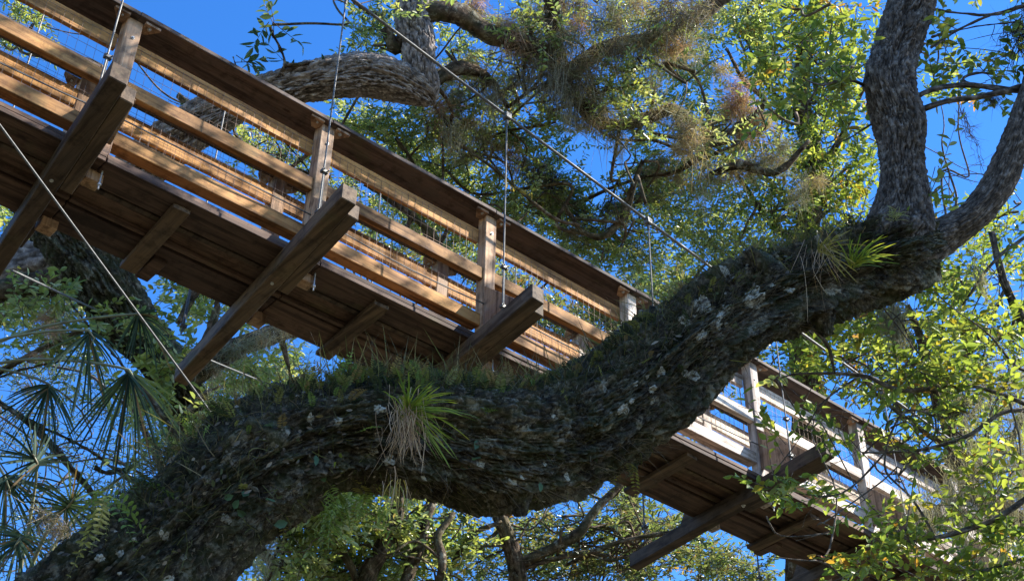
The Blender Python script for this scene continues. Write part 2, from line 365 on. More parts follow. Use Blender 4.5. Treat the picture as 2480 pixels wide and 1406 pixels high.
def add_crown(root, parts, mat, name='crown', twig=None):
    loc = np.array(root.location)
    V = []; Fq = []; C = []; n = 0; TV = []; TF = []; m = 0
    for (v, f, c), (tv, tf) in parts:
        V.append(v); Fq.append(f + n); C.append(c); n += len(v); TV.append(tv); TF.append(tf + m); m += len(tv)
    link(name, npmesh(name, np.vstack(V) - loc, np.vstack(Fq), np.vstack(C)), mat, root)
    link('twigs', npmesh('twigs', np.vstack(TV) - loc, np.vstack(TF), np.ones((m, 3)) * .8, True), twig or M_barkT, root)

# ------------------------------------------------------------------ world and sun
SUN_AZ = Vector((0.80, -0.60)); EL = math.radians(41)
sd = Vector((SUN_AZ.x * math.cos(EL), SUN_AZ.y * math.cos(EL), math.sin(EL))).normalized(); SD = np.array(sd)
w = bpy.data.worlds.new('World'); SC.world = w; w.use_nodes = True
wn = w.node_tree; bg = wn.nodes['Background']; sky = wn.nodes.new('ShaderNodeTexSky')
sky.sky_type = 'NISHITA'; sky.sun_disc = False; sky.sun_elevation = EL
sky.sun_rotation = math.atan2(sd.x, sd.y)
sky.air_density = 1.0; sky.dust_density = 0.1; sky.ozone_density = 4.0; sky.altitude = 0
hs = wn.nodes.new('ShaderNodeHueSaturation'); hs.inputs['Saturation'].default_value = 1.28; hs.inputs['Hue'].default_value = 0.509
wn.links.new(sky.outputs[0], hs.inputs['Color']); wn.links.new(hs.outputs[0], bg.inputs[0]); bg.inputs[1].default_value = 0.13
sl = bpy.data.lights.new('sun', 'SUN'); sl.energy = 5.0; sl.angle = math.radians(0.53); sl.color = (1.0, 0.94, 0.84)
so = bpy.data.objects.new('sun', sl); COL.objects.link(so); so.rotation_euler = sd.to_track_quat('Z', 'Y').to_euler(); so.location = (10, -8, 30)
SC.view_settings.view_transform = 'Standard'; SC.view_settings.look = 'None'; SC.view_settings.gamma = 1; SC.view_settings.use_curve_mapping = False
SC.view_settings.exposure = 1.45

# ------------------------------------------------------------------ ground
def ground():
    n = 120; x = np.sign(np.linspace(-1, 1, n)) * np.abs(np.linspace(-1, 1, n)) ** 2.5 * 900
    X, Y = np.meshgrid(x, x, indexing='ij'); Z = 0.18 * fbm(np.stack([X * .15, Y * .15, X * 0], -1), 3, 5)
    V = np.stack([X, Y, Z], -1).reshape(-1, 3); i = np.arange(n - 1)[:, None] * n; j = np.arange(n - 1)[None]
    Fq = np.stack([i + j, i + n + j, i + n + j + 1, i + j + 1], -1).reshape(-1, 4)
    m, nt, out = newmat('leaf litter and grass'); L = nt.links.new
    tc = N(nt, 'ShaderNodeTexCoord'); a = N(nt, 'ShaderNodeTexNoise', Scale=0.6, Detail=8.0); L(tc.outputs['Object'], a.inputs['Vector'])
    b2 = N(nt, 'ShaderNodeTexNoise', Scale=22.0, Detail=6.0); L(tc.outputs['Object'], b2.inputs['Vector'])
    r = ramp(nt, a.outputs['Fac'], [(0.4, (0.085, 0.06, 0.035)), (0.6, (0.04, 0.055, 0.02))])
    r2 = ramp(nt, b2.outputs['Fac'], [(0.3, (0.5, 0.45, 0.4)), (0.7, (1.3, 1.2, 1.1))])
    c = mixc(nt, r.outputs[0], r2.outputs[0], 1.0, 'MULTIPLY'); b = N(nt, 'ShaderNodeBsdfPrincipled', Roughness=0.95)
    L(c, b.inputs['Base Color']); L(b.outputs[0], out.inputs['Surface'])
    props(link('ground', npmesh('ground', V, Fq, None, True), m), kind='structure')
ground()

# ================================================================== THE FOOTBRIDGE
BAY = 1.6
def sag(x): return .05224 * (x / 1.6) - .00263 * (x / 1.6) ** 2
bridge = thing('suspension_footbridge', (0, 0, G), 'long brown wooden hanging walkway with mesh railings, slung high between the oaks', 'footbridge')
def board(name, x0, x1, y0, y1, z0, z1, mat, bev=0.004, skew=0.0, jit=0.006, slope=True):
    j = lambda: random.uniform(-jit, jit)
    a, b = (sag(x0), sag(x1)) if slope else (sag((x0 + x1) / 2),) * 2
    a += j(); b += j(); ya, yb = j(), j()
    m = MB(); s0, s1 = skew * y0, skew * y1
    m.hexa([(x0 + s0, y0 + ya, z0 + a), (x1 + s0, y0 + yb, z0 + b), (x1 + s1, y1 + yb, z0 + b), (x0 + s1, y1 + ya, z0 + a),
            (x0 + s0, y0 + ya, z1 + a), (x1 + s0, y0 + yb, z1 + b), (x1 + s1, y1 + yb, z1 + b), (x0 + s1, y1 + ya, z1 + a)])
    return link(name, m.mesh(name, bev), mat, bridge)
SK = 0.1145
XS = [BAY * i for i in range(-3, 11)]
POSTW = 0.113; H = 1.28
def bolt_at(parent, p, axis, r=0.011, L=0.018, name='bolt'):
    m = MB(); p = Vector(p); ax = Vector(axis).normalized(); m.rod(p, p + ax * L, r, 6); m.rod(p, p + ax * L * .3, r * 1.7, 10)
    link(name, m.mesh(name), M_bolt, parent)
for xi in XS:
    s = sag(xi)
    # crossbeam: the long timber, and the shorter one bolted beside it
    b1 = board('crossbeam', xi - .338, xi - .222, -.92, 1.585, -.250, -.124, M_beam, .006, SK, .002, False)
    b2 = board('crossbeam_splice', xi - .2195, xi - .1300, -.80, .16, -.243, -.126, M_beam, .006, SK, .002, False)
    for yb in (.1,):
        bolt_at(b1, (xi - .286 + SK * yb, yb, -.250 + s), (0, 0, -1), .012, .02)
    # posts with bolts
    for side, (ya, yb, HH) in enumerate(((0.0, .10, H), (.60, .70, 1.165))):
        p = board('post', xi - POSTW, xi, ya, yb, -.19, HH, M_postGlare if xi > 4.7 else M_post, .005, 0, .003, False)
        yf = ya if side == 0 else yb; o = -1 if side == 0 else 1
        bolt_at(p, (xi - .05, yf, HH - .18 + s), (0, o, 0), .008, .012)
        if side == 0:
            m = MB(); m.rod((xi - .03, -.03, -.10 + s), (xi - .03, -.03, -.27 + s), .006); m.rod((xi - .03, -.03, -.225 + s), (xi - .03, -.03, -.24 + s), .014, 6)
            link('threaded_rod', m.mesh('threaded_rod'), M_bolt, p)
        # knee brace from the crossbeam end up to the post
        if side == 0: prof = [(-.001, .545), (-.001, .14), (-.27, -.121), (-.72, -.121)]
        else: prof = [(.701, .42), (.701, .12), (.80, -.121), (1.02, -.121)]
        m = MB(); w0 = .052
        m.prism([(xi - .112 + (.17 * y if side == 0 else .05 * y - .05), y, z + s) for y, z in prof], (w0, 0, 0))
        link('knee_brace', m.mesh('knee_brace', .004), M_post if side == 0 else M_beam, bridge)
        # bracket plates under the cap, each side of the post
        for sgn in (-1, 1):
            x0 = xi - POSTW - .001 if sgn < 0 else xi + .001
            pr = [(0, 0), (.115, 0), (.115, .02), (.05, .105), (0, .105)]
            m = MB(); yy = -.035 if side == 0 else .64
            m.prism([(x0 + sgn * a, yy + (b if side == 0 else b * .9), HH - .001 + s + sag(x0 + sgn * a) - sag(xi) ) for a, b in pr], (0, 0, -.022))
            br = link('bracket', m.mesh('bracket', .002), M_post, bridge)
            bolt_at(br, (x0 + sgn * .045, yy + .035, HH - .023 + s), (0, 0, -1), .009, .014)
for i, xi in enumerate(XS[:-1]):
    MRx = M_railGlare if xi > 4.7 else M_rail
    x0, x1 = xi, xi + BAY - POSTW; xa, xb = xi - .055, xi + BAY - .055
    board('handrail_cap', xa + .002, xb - .002, -.055, .235, H, H + .038, M_cap)
    board('handrail_cap', xa + .002, xb - .002, .475, .655, 1.165, 1.203, M_cap)
    board('top_rail', x0, x1, .090, .128, 1.028, 1.165, MRx)
    board('top_rail', x0, x1, .602, .640, .880, 1.035, MRx)
    board('mid_rail', x0, x1, .015, .072, .625, .735, MRx)
    board('mid_rail', x0, x1, .602, .640, .735, .825, MRx)
    board('bottom_rail', x0, x1, .028, .128, .190, .302, MRx)
    board('bottom_rail', x0, x1, .602, .640, .06, .17, MRx)
    # deck: three long planks below, cross planking above
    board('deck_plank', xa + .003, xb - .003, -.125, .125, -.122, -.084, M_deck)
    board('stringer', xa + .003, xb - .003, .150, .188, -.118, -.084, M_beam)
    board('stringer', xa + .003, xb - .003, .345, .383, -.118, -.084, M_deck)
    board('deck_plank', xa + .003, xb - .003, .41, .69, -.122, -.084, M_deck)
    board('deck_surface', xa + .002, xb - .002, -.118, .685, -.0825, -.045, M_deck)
    board('cross_cleat', xi + .460, xi + .585, -.060, .735, -.160, -.1235, M_beam, .004, SK * .6, .003, False)
    if i % 2: board('cross_cleat', xi + .64, xi + .74, .50, .765, -.156, -.1235, M_deck, .004, 0, .003, False)
    # welded wire mesh
    for side, yc, z0, z1 in ((0, .081, .306, 1.13), (1, .594, .05, 1.13)):
        m = MB(); r = .0013 if side == 0 else .0009
        nx = 23; dx = (x1 - x0) / nx
        for k in range(nx + 1):
            x = x0 + dx * k; wv = random.uniform(-.004, .004); q = 5
            zz = np.linspace(z0, z1, q) + random.uniform(-.015, .015)
            pts = [(x + random.uniform(-.004, .004), yc + random.uniform(-.004, .004), z + sag(x)) for z in zz]
            for a, b in zip(pts[:-1], pts[1:]): m.rod(a, b, r, 4)
        for z in np.arange(z0 + .03, z1, .098):
            q = 7; xs_ = np.linspace(x0, x1, q)
            pts = [(x, yc + .004, z + sag(x) + random.uniform(-.003, .003)) for x in xs_]
            for a, b in zip(pts[:-1], pts[1:]): m.rod(a, b, r * 1.15, 4)
        link('wire_mesh', m.mesh('wire_mesh'), M_wire, bridge)
# a cable runs along the outside foot of the near railing
m = MB(); pts = [(x, -.012 - .02 * math.sin(x * 2), .37 + sag(x) - .02 * math.sin((x % 1.6) / 1.6 * math.pi)) for x in np.arange(-4.8, 16, .4)]
for a, b in zip(pts[:-1], pts[1:]): m.rod(a, b, .006, 6)
link('rail_cable', m.mesh('rail_cable'), M_cable, bridge)

# ------------------------------------------------------------------ cables
def cable(name, pts, r, label, cat='cable', group=None, mat=None):
    c0 = np.array(pts[0]); o = thing(name, c0, label, cat, group)
    v = tube(np.array([[*p, r] for p in pts]), 8, 0.5)
    link('strand', tubes_mesh('strand', [v], c0), mat or M_cable, o); return o
def far_z(x): return 2.50 + sag(x)
def main_z(x): return 2.30 - .135 * x + .0035 * x * x
for yc, lab in ((-.50, 'thick steel cable descending across the sky above the near railing'), (1.20, 'thick steel cable running above the far railing')):
    pts = [(x, yc, G + (main_z(x) if yc < 0 else far_z(x))) for x in np.arange(-8, 15.1, 1.0)]
    cable('suspension_cable', pts, .013 if yc < 0 else .010, lab, 'cable', 'main cables of the footbridge')
hl = ['thin steel hanger at the left end of the walkway', 'thin steel hanger clamped to the second outrigger, crossing the open sky',
      'thin steel hanger in the middle, dropping from the main cable to the third outrigger',
      'thin steel hanger just left of the big mossy limb', 'thin steel hanger behind the big mossy limb', 'thin steel hanger among the leaves at the right',
      'thin steel hanger at the lower right end of the walkway', 'last thin steel hanger beyond the leaves at the right']
for k, i in enumerate(range(0, 8)):
    xh = BAY * i - .345
    for yc in (-.50, 1.20):
        zt = G + (main_z(xh) if yc < 0 else far_z(xh)); zb = G + sag(xh) - .12
        lab = hl[k] if yc < 0 else hl[k].replace('thin steel hanger', 'far side steel hanger').replace(', dropping from the main cable to the third outrigger',' bay')
        h = thing('hanger_cable', (xh, yc, zb), lab, 'cable', 'hangers between the main cables and the crossbeams')
        top = (0, 0, zt - zb); m = MB(); m.rod((0, 0, 0), (0, 0, (zt - zb) * .5), .0065, 8); m.rod((0, 0, (zt - zb) * .5), top, .0065, 8)
        m.rod((.012, 0, .03), (.012, .004, .46), .0045, 6)
        link('strand', m.mesh('strand'), M_cable, h)
        for zz in (.06, .42):
            m = MB(); m.hexa([(-.02, -.016, zz), (.03, -.016, zz), (.03, .016, zz), (-.02, .016, zz), (-.02, -.016, zz + .028), (.03, -.016, zz + .028), (.03, .016, zz + .028), (-.02, .016, zz + .028)])
            m.rod((-.012, -.034, zz + .014), (-.012, .026, zz + .014), .006); m.rod((.022, -.034, zz + .014), (.022, .026, zz + .014), .006)
            link('cable_clamp', m.mesh('cable_clamp', .003), M_clamp, h)
        m = MB(); zz = top[2]; m.hexa([(-.03, -.028, zz - .04), (.03, -.028, zz - .04), (.03, .028, zz - .04), (-.03, .028, zz - .04), (-.035, -.028, zz + .025), (.035, -.028, zz + .025), (.035, .028, zz + .025), (-.035, .028, zz + .025)])
        m.rod((0, 0, zz - .11), (0, 0, zz - .04), .012, 8)
        link('saddle_clamp', m.mesh('saddle_clamp', .008), M_clamp, h)
def line(a, b, n=6, dip=0.0):
    a = np.array(a); b = np.array(b); t = np.linspace(0, 1, n)[:, None]
    p = a + (b - a) * t; p[:, 2] -= dip * 4 * (t * (1 - t))[:, 0]; return p
cable('guy_cable', line(P(-260, -50, 6.9), P(560, 1065, 8.4)), .006, 'pale steel guy wire crossing in front of the walkway at the left', 'cable', 'guy wires')
cable('guy_cable', line(P(30, 655, 12.1), P(330, 795, 15.0)), .011, 'short bright steel guy wire from the left crossbeam end to the trunk behind', 'cable', 'guy wires')
cable('guy_cable', line(P(500, 868, 11.9), P(720, 958, 14.5)), .008, 'thin dark guy wire from the second crossbeam end', 'cable', 'guy wires')

# ================================================================== TREES
def loc0(path): return tuple(np.array(path[0][:3]))
# ---- 1. the big dark mossy oak in front of the walkway
mainp = pp([(-420, 2600, 6.6, 520), (-250, 2050, 6.5, 470), (20, 1640, 6.6, 370), (245, 1435, 6.8, 350), (425, 1292, 7.0, 312), (602, 1130, 7.2, 290), (790, 1055, 7.4, 255), (1000, 1052, 7.6, 270),
            (1200, 1082, 7.8, 290), (1370, 1060, 8.0, 268), (1510, 972, 8.1, 242), (1640, 860, 8.2, 216), (1760, 765, 8.3, 188), (1900, 692, 8.45, 164), (2040, 642, 8.6, 146), (2150, 605, 8.7, 146), (2235, 585, 8.8, 104)])
base = P(-420, 2600, 6.6).copy(); 
gp = np.array([[base[0] - .9, base[1] - .3, -.3, .62], [base[0] - .6, base[1] - .2, .25, .52]])
mainp = np.vstack([gp, mainp]) if base[2] > .3 else mainp
oak1 = thing('live_oak_tree', (mainp[0][0], mainp[0][1], 0), 'nearest live oak, dark mossy limb sweeping up to a fork across the photo', 'tree')
T1 = [tube(mainp, 420, .0095, .017, .085, (.030, .075), 3)]
forkU = pp([(2130, 640, 8.65, 120), (2180, 565, 8.7, 165), (2191, 495, 8.75, 122), (2188, 400, 8.85, 106), (2182, 310, 8.95, 130), (2150, 205, 9.05, 116), (2168, 120, 9.2, 112), (2208, 0, 9.35, 104), (2235, -130, 9.5, 108), (2190, -330, 9.8, 100), (2230, -600, 10.2, 85), (2150, -950, 10.8, 60)])
forkR = pp([(2090, 640, 8.7, 120), (2190, 610, 8.75, 130), (2280, 572, 8.8, 98), (2350, 528, 8.8, 80), (2410, 455, 8.85, 74), (2452, 365, 8.9, 72), (2490, 260, 9.0, 70), (2560, 60, 9.3, 62), (2700, -250, 9.9, 50)])
link('trunk', tubes_mesh('trunk', T1, oak1.location), M_barkD, oak1)
for sx, sy, sdp, sa in ((1990, 765, 8.35, (.25, .9)), (1255, 1195, 7.6, (.1, .9)), (640, 1050, 7.05, (-.7, -.5)), (1840, 640, 8.3, (-.6, -.7))):
    a_ = P(sx, sy, sdp); d_ = MR[0] * sa[0] + MR[1] * sa[1] - MR[2] * .25
    link('broken_stub', tubes_mesh('broken_stub', [tube(np.array([[*(a_ - d_ * .10), .10], [*a_, .075], [*(a_ + d_ * .08), .048], [*(a_ + d_ * .13), .03]]), 30, .015, .010, .012, (.025, .05), 33)], oak1.location), M_barkD, oak1)
link('limb', tubes_mesh('limb', [tube(forkU, 220, .010, .011, .028, (.018, .055), 21)], oak1.location), M_barkU, oak1)
link('limb', tubes_mesh('limb', [tube(forkR, 140, .012, .006, .018, (.02, .07), 22)], oak1.location), M_barkU, oak1)
SIDE = []
def branch(rows, seed, wig=.03, k=10, rough=.004): return tube(pp(rows), k, .05, rough, .004, (.03, .08), seed, wig)
side1 = [branch(r, 40 + i) for i, r in enumerate([
    [(2240, 262, 9.0, 20), (2290, 245, 9.0, 17), (2350, 235, 9.1, 17), (2420, 218, 9.1, 20), (2500, 200, 9.2, 24), (2640, 150, 9.4, 30)],
    [(2225, 232, 9.0, 14), (2270, 215, 9.1, 13), (2330, 208, 9.2, 11), (2400, 215, 9.2, 12), (2470, 225, 9.2, 10)],
    [(2420, 218, 9.1, 8), (2330, 205, 9.3, 7), (2380, 185, 9.4, 5), (2440, 195, 9.4, 3)],
    [(2260, 22, 9.4, 8), (2330, 38, 9.5, 7), (2400, 38, 9.6, 9), (2490, 8, 9.7, 12)],
    [(2255, 115, 9.2, 7), (2320, 75, 9.4, 7), (2400, 40, 9.5, 7)],
    [(2255, 90, 9.2, 4), (2330, 65, 9.5, 4), (2470, 52, 9.6, 6)],
    [(2110, 212, 9.1, 12), (2050, 196, 9.0, 10), (1980, 208, 8.9, 8), (1930, 190, 8.8, 5)],
    [(1980, 208, 8.9, 5), (1960, 250, 8.9, 4), (1945, 290, 8.9, 2)],
    [(2045, 196, 9.0, 6), (1990, 150, 8.9, 5), (1910, 110, 8.8, 3)],
    [(2110, 300, 9.0, 7), (2050, 340, 9.0, 6), (2000, 370, 8.9, 3)],
    [(1955, 780, 8.5, 9), (2000, 830, 8.6, 8), (2025, 900, 8.7, 5)],
    [(1940, 100, 9.6, 6), (1990, 160, 9.6, 5), (2020, 40, 9.8, 3)]])]
link('branches', tubes_mesh('branches', side1, oak1.location), M_barkU, oak1)
side1b = [(2330, 170, 100, 55, 9.4, .5, 14), (2290, 60, 60, 40, 9.4, .5, 5), (2280, 450, 40, 60, 9.0, .4, 5), (2000, 230, 110, 60, 9.1, .4, 16), (1960, 120, 90, 70, 9.3, .5, 12), (2440, 90, 60, 60, 9.6, .4, 3)]
# unseen leaves added to this oak, placed toward the sun to shade the limb and dapple the left half of the walkway
def added_shade_leaves():
    tg = []
    for t in RG.uniform(0, 1, 620):        # spots along the limb
        k = 3 + int(t * 12.9); tg.append(mainp[k][:3] + RG.normal(size=3) * .3)
    tb = [np.array([RG.uniform(-5, 4.6), RG.uniform(-.6, .7), G + RG.uniform(-.2, 1.4)]) for _ in range(380)]
    tg = np.array(tg + tb); d = RG.uniform(3.5, 9, len(tg)); q = tg + SD * d[:, None]
    x, y, z = pix(q); ok = (z > 0) & ((y < -70) | (x > 2580) | (x < -80))
    ok |= z < 0
    return q[ok]
def sprays_at(o, pal, **kw):
    px, py, z = pix(o); b = [(a, c, 1, 1, e, .02, 1) for a, c, e in zip(px, py, z)]
    return o
SHQ = added_shade_leaves()
def spray_pts(o, pal, leaf, nleaf, slen, twigr):
    # same as sprays(), at given points
    n = len(o); d = unit(RG.normal(size=(n, 3)) * [1, 1, .6]); sl = slen * RG.uniform(.6, 1.3, n); k = nleaf
    t = (np.arange(k)[None] + RG.uniform(0, 1, (n, k))) / k
    pos = o[:, None] + d[:, None] * (t * sl[:, None])[..., None]; side = unit(np.cross(d, [0, 0, 1.0])); sg = np.where(np.arange(k) % 2 == 0, 1, -1)[None, :, None]
    ld = d[:, None] * .75 + side[:, None] * sg + RG.normal(size=(n, k, 3)) * .45; nr = np.array([0, 0, 1.0]) + RG.normal(size=(n, k, 3)) * .55; m = n * k
    V, Fq, C = leaf_arrays(pos.reshape(m, 3), ld.reshape(m, 3), nr.reshape(m, 3), leaf[0] * RG.uniform(.55, 1.25, m), leaf[1] * RG.uniform(.7, 1.25, m), palette(m, pal))
    ts = np.linspace(-.3, 1, 3); cen = o[:, None] + d[:, None] * (ts[None] * sl[:, None])[..., None]; u2 = np.cross(d, side); rad = twigr * np.array([1.3, 1, .5])
    tv = np.stack([cen + (side[:, None] * math.cos(a) + u2[:, None] * math.sin(a)) * rad[None, :, None] for a in (0, 2.1, 4.2)], 2).reshape(-1, 3)
    b = (np.arange(n) * 9)[:, None, None] + (np.arange(2) * 3)[None, :, None]; j = np.arange(3)[None, None]
    return (V, Fq, C), (tv, np.stack([b + j, b + (j + 1) % 3, b + 3 + (j + 1) % 3, b + 3 + j], -1).reshape(-1, 4))
add_crown(oak1, [sprays(side1b, 'bright', (.085, .032), 14, .35, .0025), spray_pts(SHQ, 'oak', (.10, .042), 22, .6, .004)], M_leaf, twig=M_barkU)  # second set holds the unseen leaves added for shade

# ---- 2. the grey oak beyond the walkway, with the kinked grey limb
greyL = pp([(150, 620, 15.5, 130), (300, 440, 15.3, 120), (480, 300, 15.0, 112), (600, 240, 15.0, 104), (700, 212, 15.0, 104), (800, 190, 15.0, 110), (890, 183, 15.1, 112), (960, 200, 15.2, 104), (1020, 228, 15.3, 70), (1042, 245, 15.35, 40)])
greyU = pp([(1018, 250, 15.4, 60), (1024, 215, 15.4, 76), (1016, 160, 15.4, 78), (1012, 100, 15.5, 84), (1000, 50, 15.6, 86), (1010, -30, 15.8, 90), (1040, -200, 16.2, 80), (1000, -500, 17, 60)])
greyT = pp([(-900, 3400, 15.0, 230), (-800, 2400, 15.2, 200), (-600, 1600, 15.3, 185), (-330, 1000, 15.4, 170), (-60, 730, 15.5, 150), (150, 620, 15.5, 135)])
lowp = P(-900, 3400, 15.0); greyT = np.vstack([[lowp[0], lowp[1], -.3, .6], [lowp[0], lowp[1], .4, .52], greyT]) if lowp[2] > 1 else greyT
if greyT[0][2] < -1: greyT = greyT[greyT[:, 2] > -1]
oak2 = thing('oak_tree', (greyT[0][0], greyT[0][1], 0), 'large grey barked oak beyond the walkway, its kinked limb against blue sky', 'tree')
link('trunk', tubes_mesh('trunk', [tube(greyT, 60, .06, .03, .04, (.06, .2), 50)], oak2.location), M_barkG, oak2)
link('limb', tubes_mesh('limb', [tube(greyL, 200, .016, .022, .035, (.030, .13), 51)], oak2.location), M_barkG, oak2)
link('limb', tubes_mesh('limb', [tube(greyU, 150, .016, .014, .03, (.03, .07), 52)], oak2.location), M_barkG, oak2)
B2 = [
 [(990, 45, 15.6, 40), (1060, 25, 15.6, 46), (1120, 35, 15.7, 46), (1175, 72, 15.8, 40), (1240, 98, 15.9, 38), (1300, 112, 16, 36), (1345, 150, 16.1, 38), (1362, 195, 16.2, 34)],
 [(1362, 195, 16.2, 34), (1420, 150, 16.3, 36), (1480, 115, 16.4, 34), (1560, 95, 16.6, 30), (1640, 70, 16.8, 34), (1720, 20, 17, 36), (1830, -70, 17.3, 40)],
 [(1340, -60, 15.9, 44), (1342, 30, 16, 40), (1350, 110, 16.1, 38), (1365, 190, 16.2, 30)],
 [(1362, 195, 16.2, 26), (1400, 250, 16.2, 26), (1430, 290, 16.2, 28), (1500, 303, 16.3, 26), (1570, 282, 16.4, 26), (1620, 262, 16.4, 26), (1662, 285, 16.5, 28), (1675, 340, 16.6, 16)],
 [(1620, 262, 16.5, 8), (1730, 330, 16.8, 10), (1790, 305, 17, 12), (1850, 250, 17.2, 10), (1800, 200, 17.3, 8), (1760, 120, 17.4, 6)],
 [(1370, 500, 16.4, 6), (1405, 545, 16.4, 12), (1445, 572, 16.4, 14), (1482, 555, 16.4, 14), (1515, 505, 16.5, 18), (1535, 450, 16.5, 14), (1560, 390, 16.6, 8)],
 [(1050, 200, 15.6, 30), (1110, 165, 15.8, 34), (1180, 190, 16, 22), (1230, 260, 16.1, 12)],
 [(1700, 340, 16.8, 16), (1730, 330, 16.8, 12), (1690, 380, 16.8, 16), (1630, 420, 16.9, 12), (1560, 430, 17, 8)],
 [(1960, 340, 17, 10), (1880, 420, 17, 16), (1800, 400, 17, 20), (1720, 420, 17, 10)],
 [(980, 560, 16, 10), (1010, 480, 16, 12), (1000, 400, 16, 10), (960, 330, 16, 8)],
 [(1080, 640, 16, 12), (1040, 560, 16, 10), (930, 470, 16, 7), (880, 440, 16, 5)],
 [(1100, 520, 16, 8), (1060, 590, 16, 10), (1000, 520, 16, 5)],
 [(780, 460, 15.5, 8), (700, 360, 15.3, 8), (640, 320, 15.2, 7)], [(800, 430, 15.5, 7), (700, 410, 15.5, 6), (600, 360, 15.4, 4)],
 [(520, 300, 14.9, 9), (620, 230, 14.8, 6), (690, 160, 14.8, 5), (660, 60, 14.8, 2)], [(600, 245, 14.8, 4), (572, 170, 14.8, 3), (560, 135, 14.8, 2)],
 [(690, 160, 14.8, 4), (760, 145, 14.8, 2)], [(930, 40, 15.4, 8), (880, 30, 15.2, 5), (850, 10, 15.1, 2)], [(960, 130, 15.4, 7), (905, 110, 15.2, 4)],
 [(930, 70, 15.4, 30), (960, 110, 15.4, 36), (985, 60, 15.5, 30)],
 [(430, 230, 15.0, 9), (500, 285, 15, 10), (560, 330, 15.1, 6)]]
link('branches', tubes_mesh('branches', [tube(pp([(a_, b_, c_, d_ * 1.18) for a_, b_, c_, d_ in r]), 14, .05, .012, .012, (.04, .1), 60 + i, .04) for i, r in enumerate(B2)], oak2.location), M_barkT, oak2)
ST2 = [(x, y, d) for r in B2 for x, y, d, _ in r]
C2 = [(930, 60, 85, 60, 15.6, .7, 26), (890, 100, 40, 40, 15.5, .4, 6), (1040, 10, 60, 40, 16.3, .5, 10), (960, 310, 150, 60, 16.6, .9, 55), (900, 360, 120, 60, 16.8, .9, 34), (1010, 390, 150, 90, 17, 1.0, 62), (1120, 330, 110, 90, 17, 1.0, 44),
 (1060, 480, 150, 80, 17.5, 1, 52), (1180, 420, 100, 80, 17, 1, 34), (1130, 540, 150, 80, 17.5, 1, 44), (1240, 340, 90, 90, 17, .8, 26), (1330, 330, 90, 80, 17, .8, 26), (1330, 440, 110, 110, 17, 1, 58), (1270, 500, 110, 70, 17.3, 1, 36),
 (1400, 540, 120, 90, 17.3, 1, 52), (1460, 640, 110, 70, 17.6, 1, 44), (1540, 600, 90, 90, 17.6, 1, 34), (1580, 420, 80, 90, 17.8, 1, 28), (1490, 300, 70, 60, 17.2, .6, 16),
 (1640, 500, 110, 110, 18, 1.2, 60), (1620, 390, 100, 90, 18, 1, 34), (1690, 620, 120, 80, 18.4, 1, 50), (1640, 700, 90, 50, 18.4, 1, 24), (1560, 240, 80, 70, 17.6, .8, 20), (1660, 190, 100, 80, 18, 1, 32),
 (1740, 110, 110, 90, 18.2, 1, 40), (1800, 30, 120, 60, 18.4, 1, 34), (1740, 280, 120, 90, 18.2, 1, 42), (1780, 420, 130, 100, 18.4, 1.1, 60), (1820, 540, 130, 90, 18.6, 1.1, 60), (1560, 30, 120, 50, 17.4, .8, 22), (1430, 50, 100, 50, 17, .8, 18), (1250, 60, 80, 50, 16.8, .6, 14), (1140, 120, 80, 60, 16.6, .6, 18), (1130, 220, 90, 60, 16.6, .6, 20), (1480, 200, 80, 50, 17, .6, 14), (1250, 220, 60, 60, 17, .6, 10),
 (670, 365, 90, 60, 16.2, .8, 26), (600, 330, 60, 40, 16, .6, 10), (740, 420, 60, 60, 16.4, .8, 14), (900, 470, 100, 60, 17.5, 1, 22), (980, 560, 130, 70, 17.6, 1, 24), (1080, 620, 100, 60, 17.8, 1, 18),
 (1480, 170, 130, 80, 16.0, .8, 20), (1300, 90, 120, 70, 15.8, .7, 18), (1620, 90, 110, 80, 16.4, .8, 18), (1500, 290, 110, 50, 16.0, .6, 12), (1700, 350, 110, 80, 17, .8, 22), (1560, 500, 90, 70, 17, .8, 18), (1420, 610, 120, 60, 17.5, .8, 22), (1230, 480, 90, 70, 16.5, .8, 18),
 (20, 30, 55, 45, 14.8, .4, 9), (75, 40, 30, 35, 14.9, .3, 6), (10, 100, 40, 20, 14.8, .3, 3)]
link('branchlets', tubes_mesh('branchlets', branchlets(ST2, C2, 52, .022), oak2.location), M_barkT, oak2)
tw2 = [(658, 70, 26, 38, 14.8, .2, 4), (700, 150, 75, 28, 14.8, .3, 9), (690, 175, 60, 20, 14.9, .3, 5), (590, 150, 26, 30, 14.8, .2, 2), (430, 250, 14, 20, 15, .2, 1)]
add_crown(oak2, [sprays(C2, 'oak', (.074, .026), 20, .42, .003, dens=1.5), sprays(tw2, 'dark', (.15, .045), 10, .38, .004)], M_leaf)

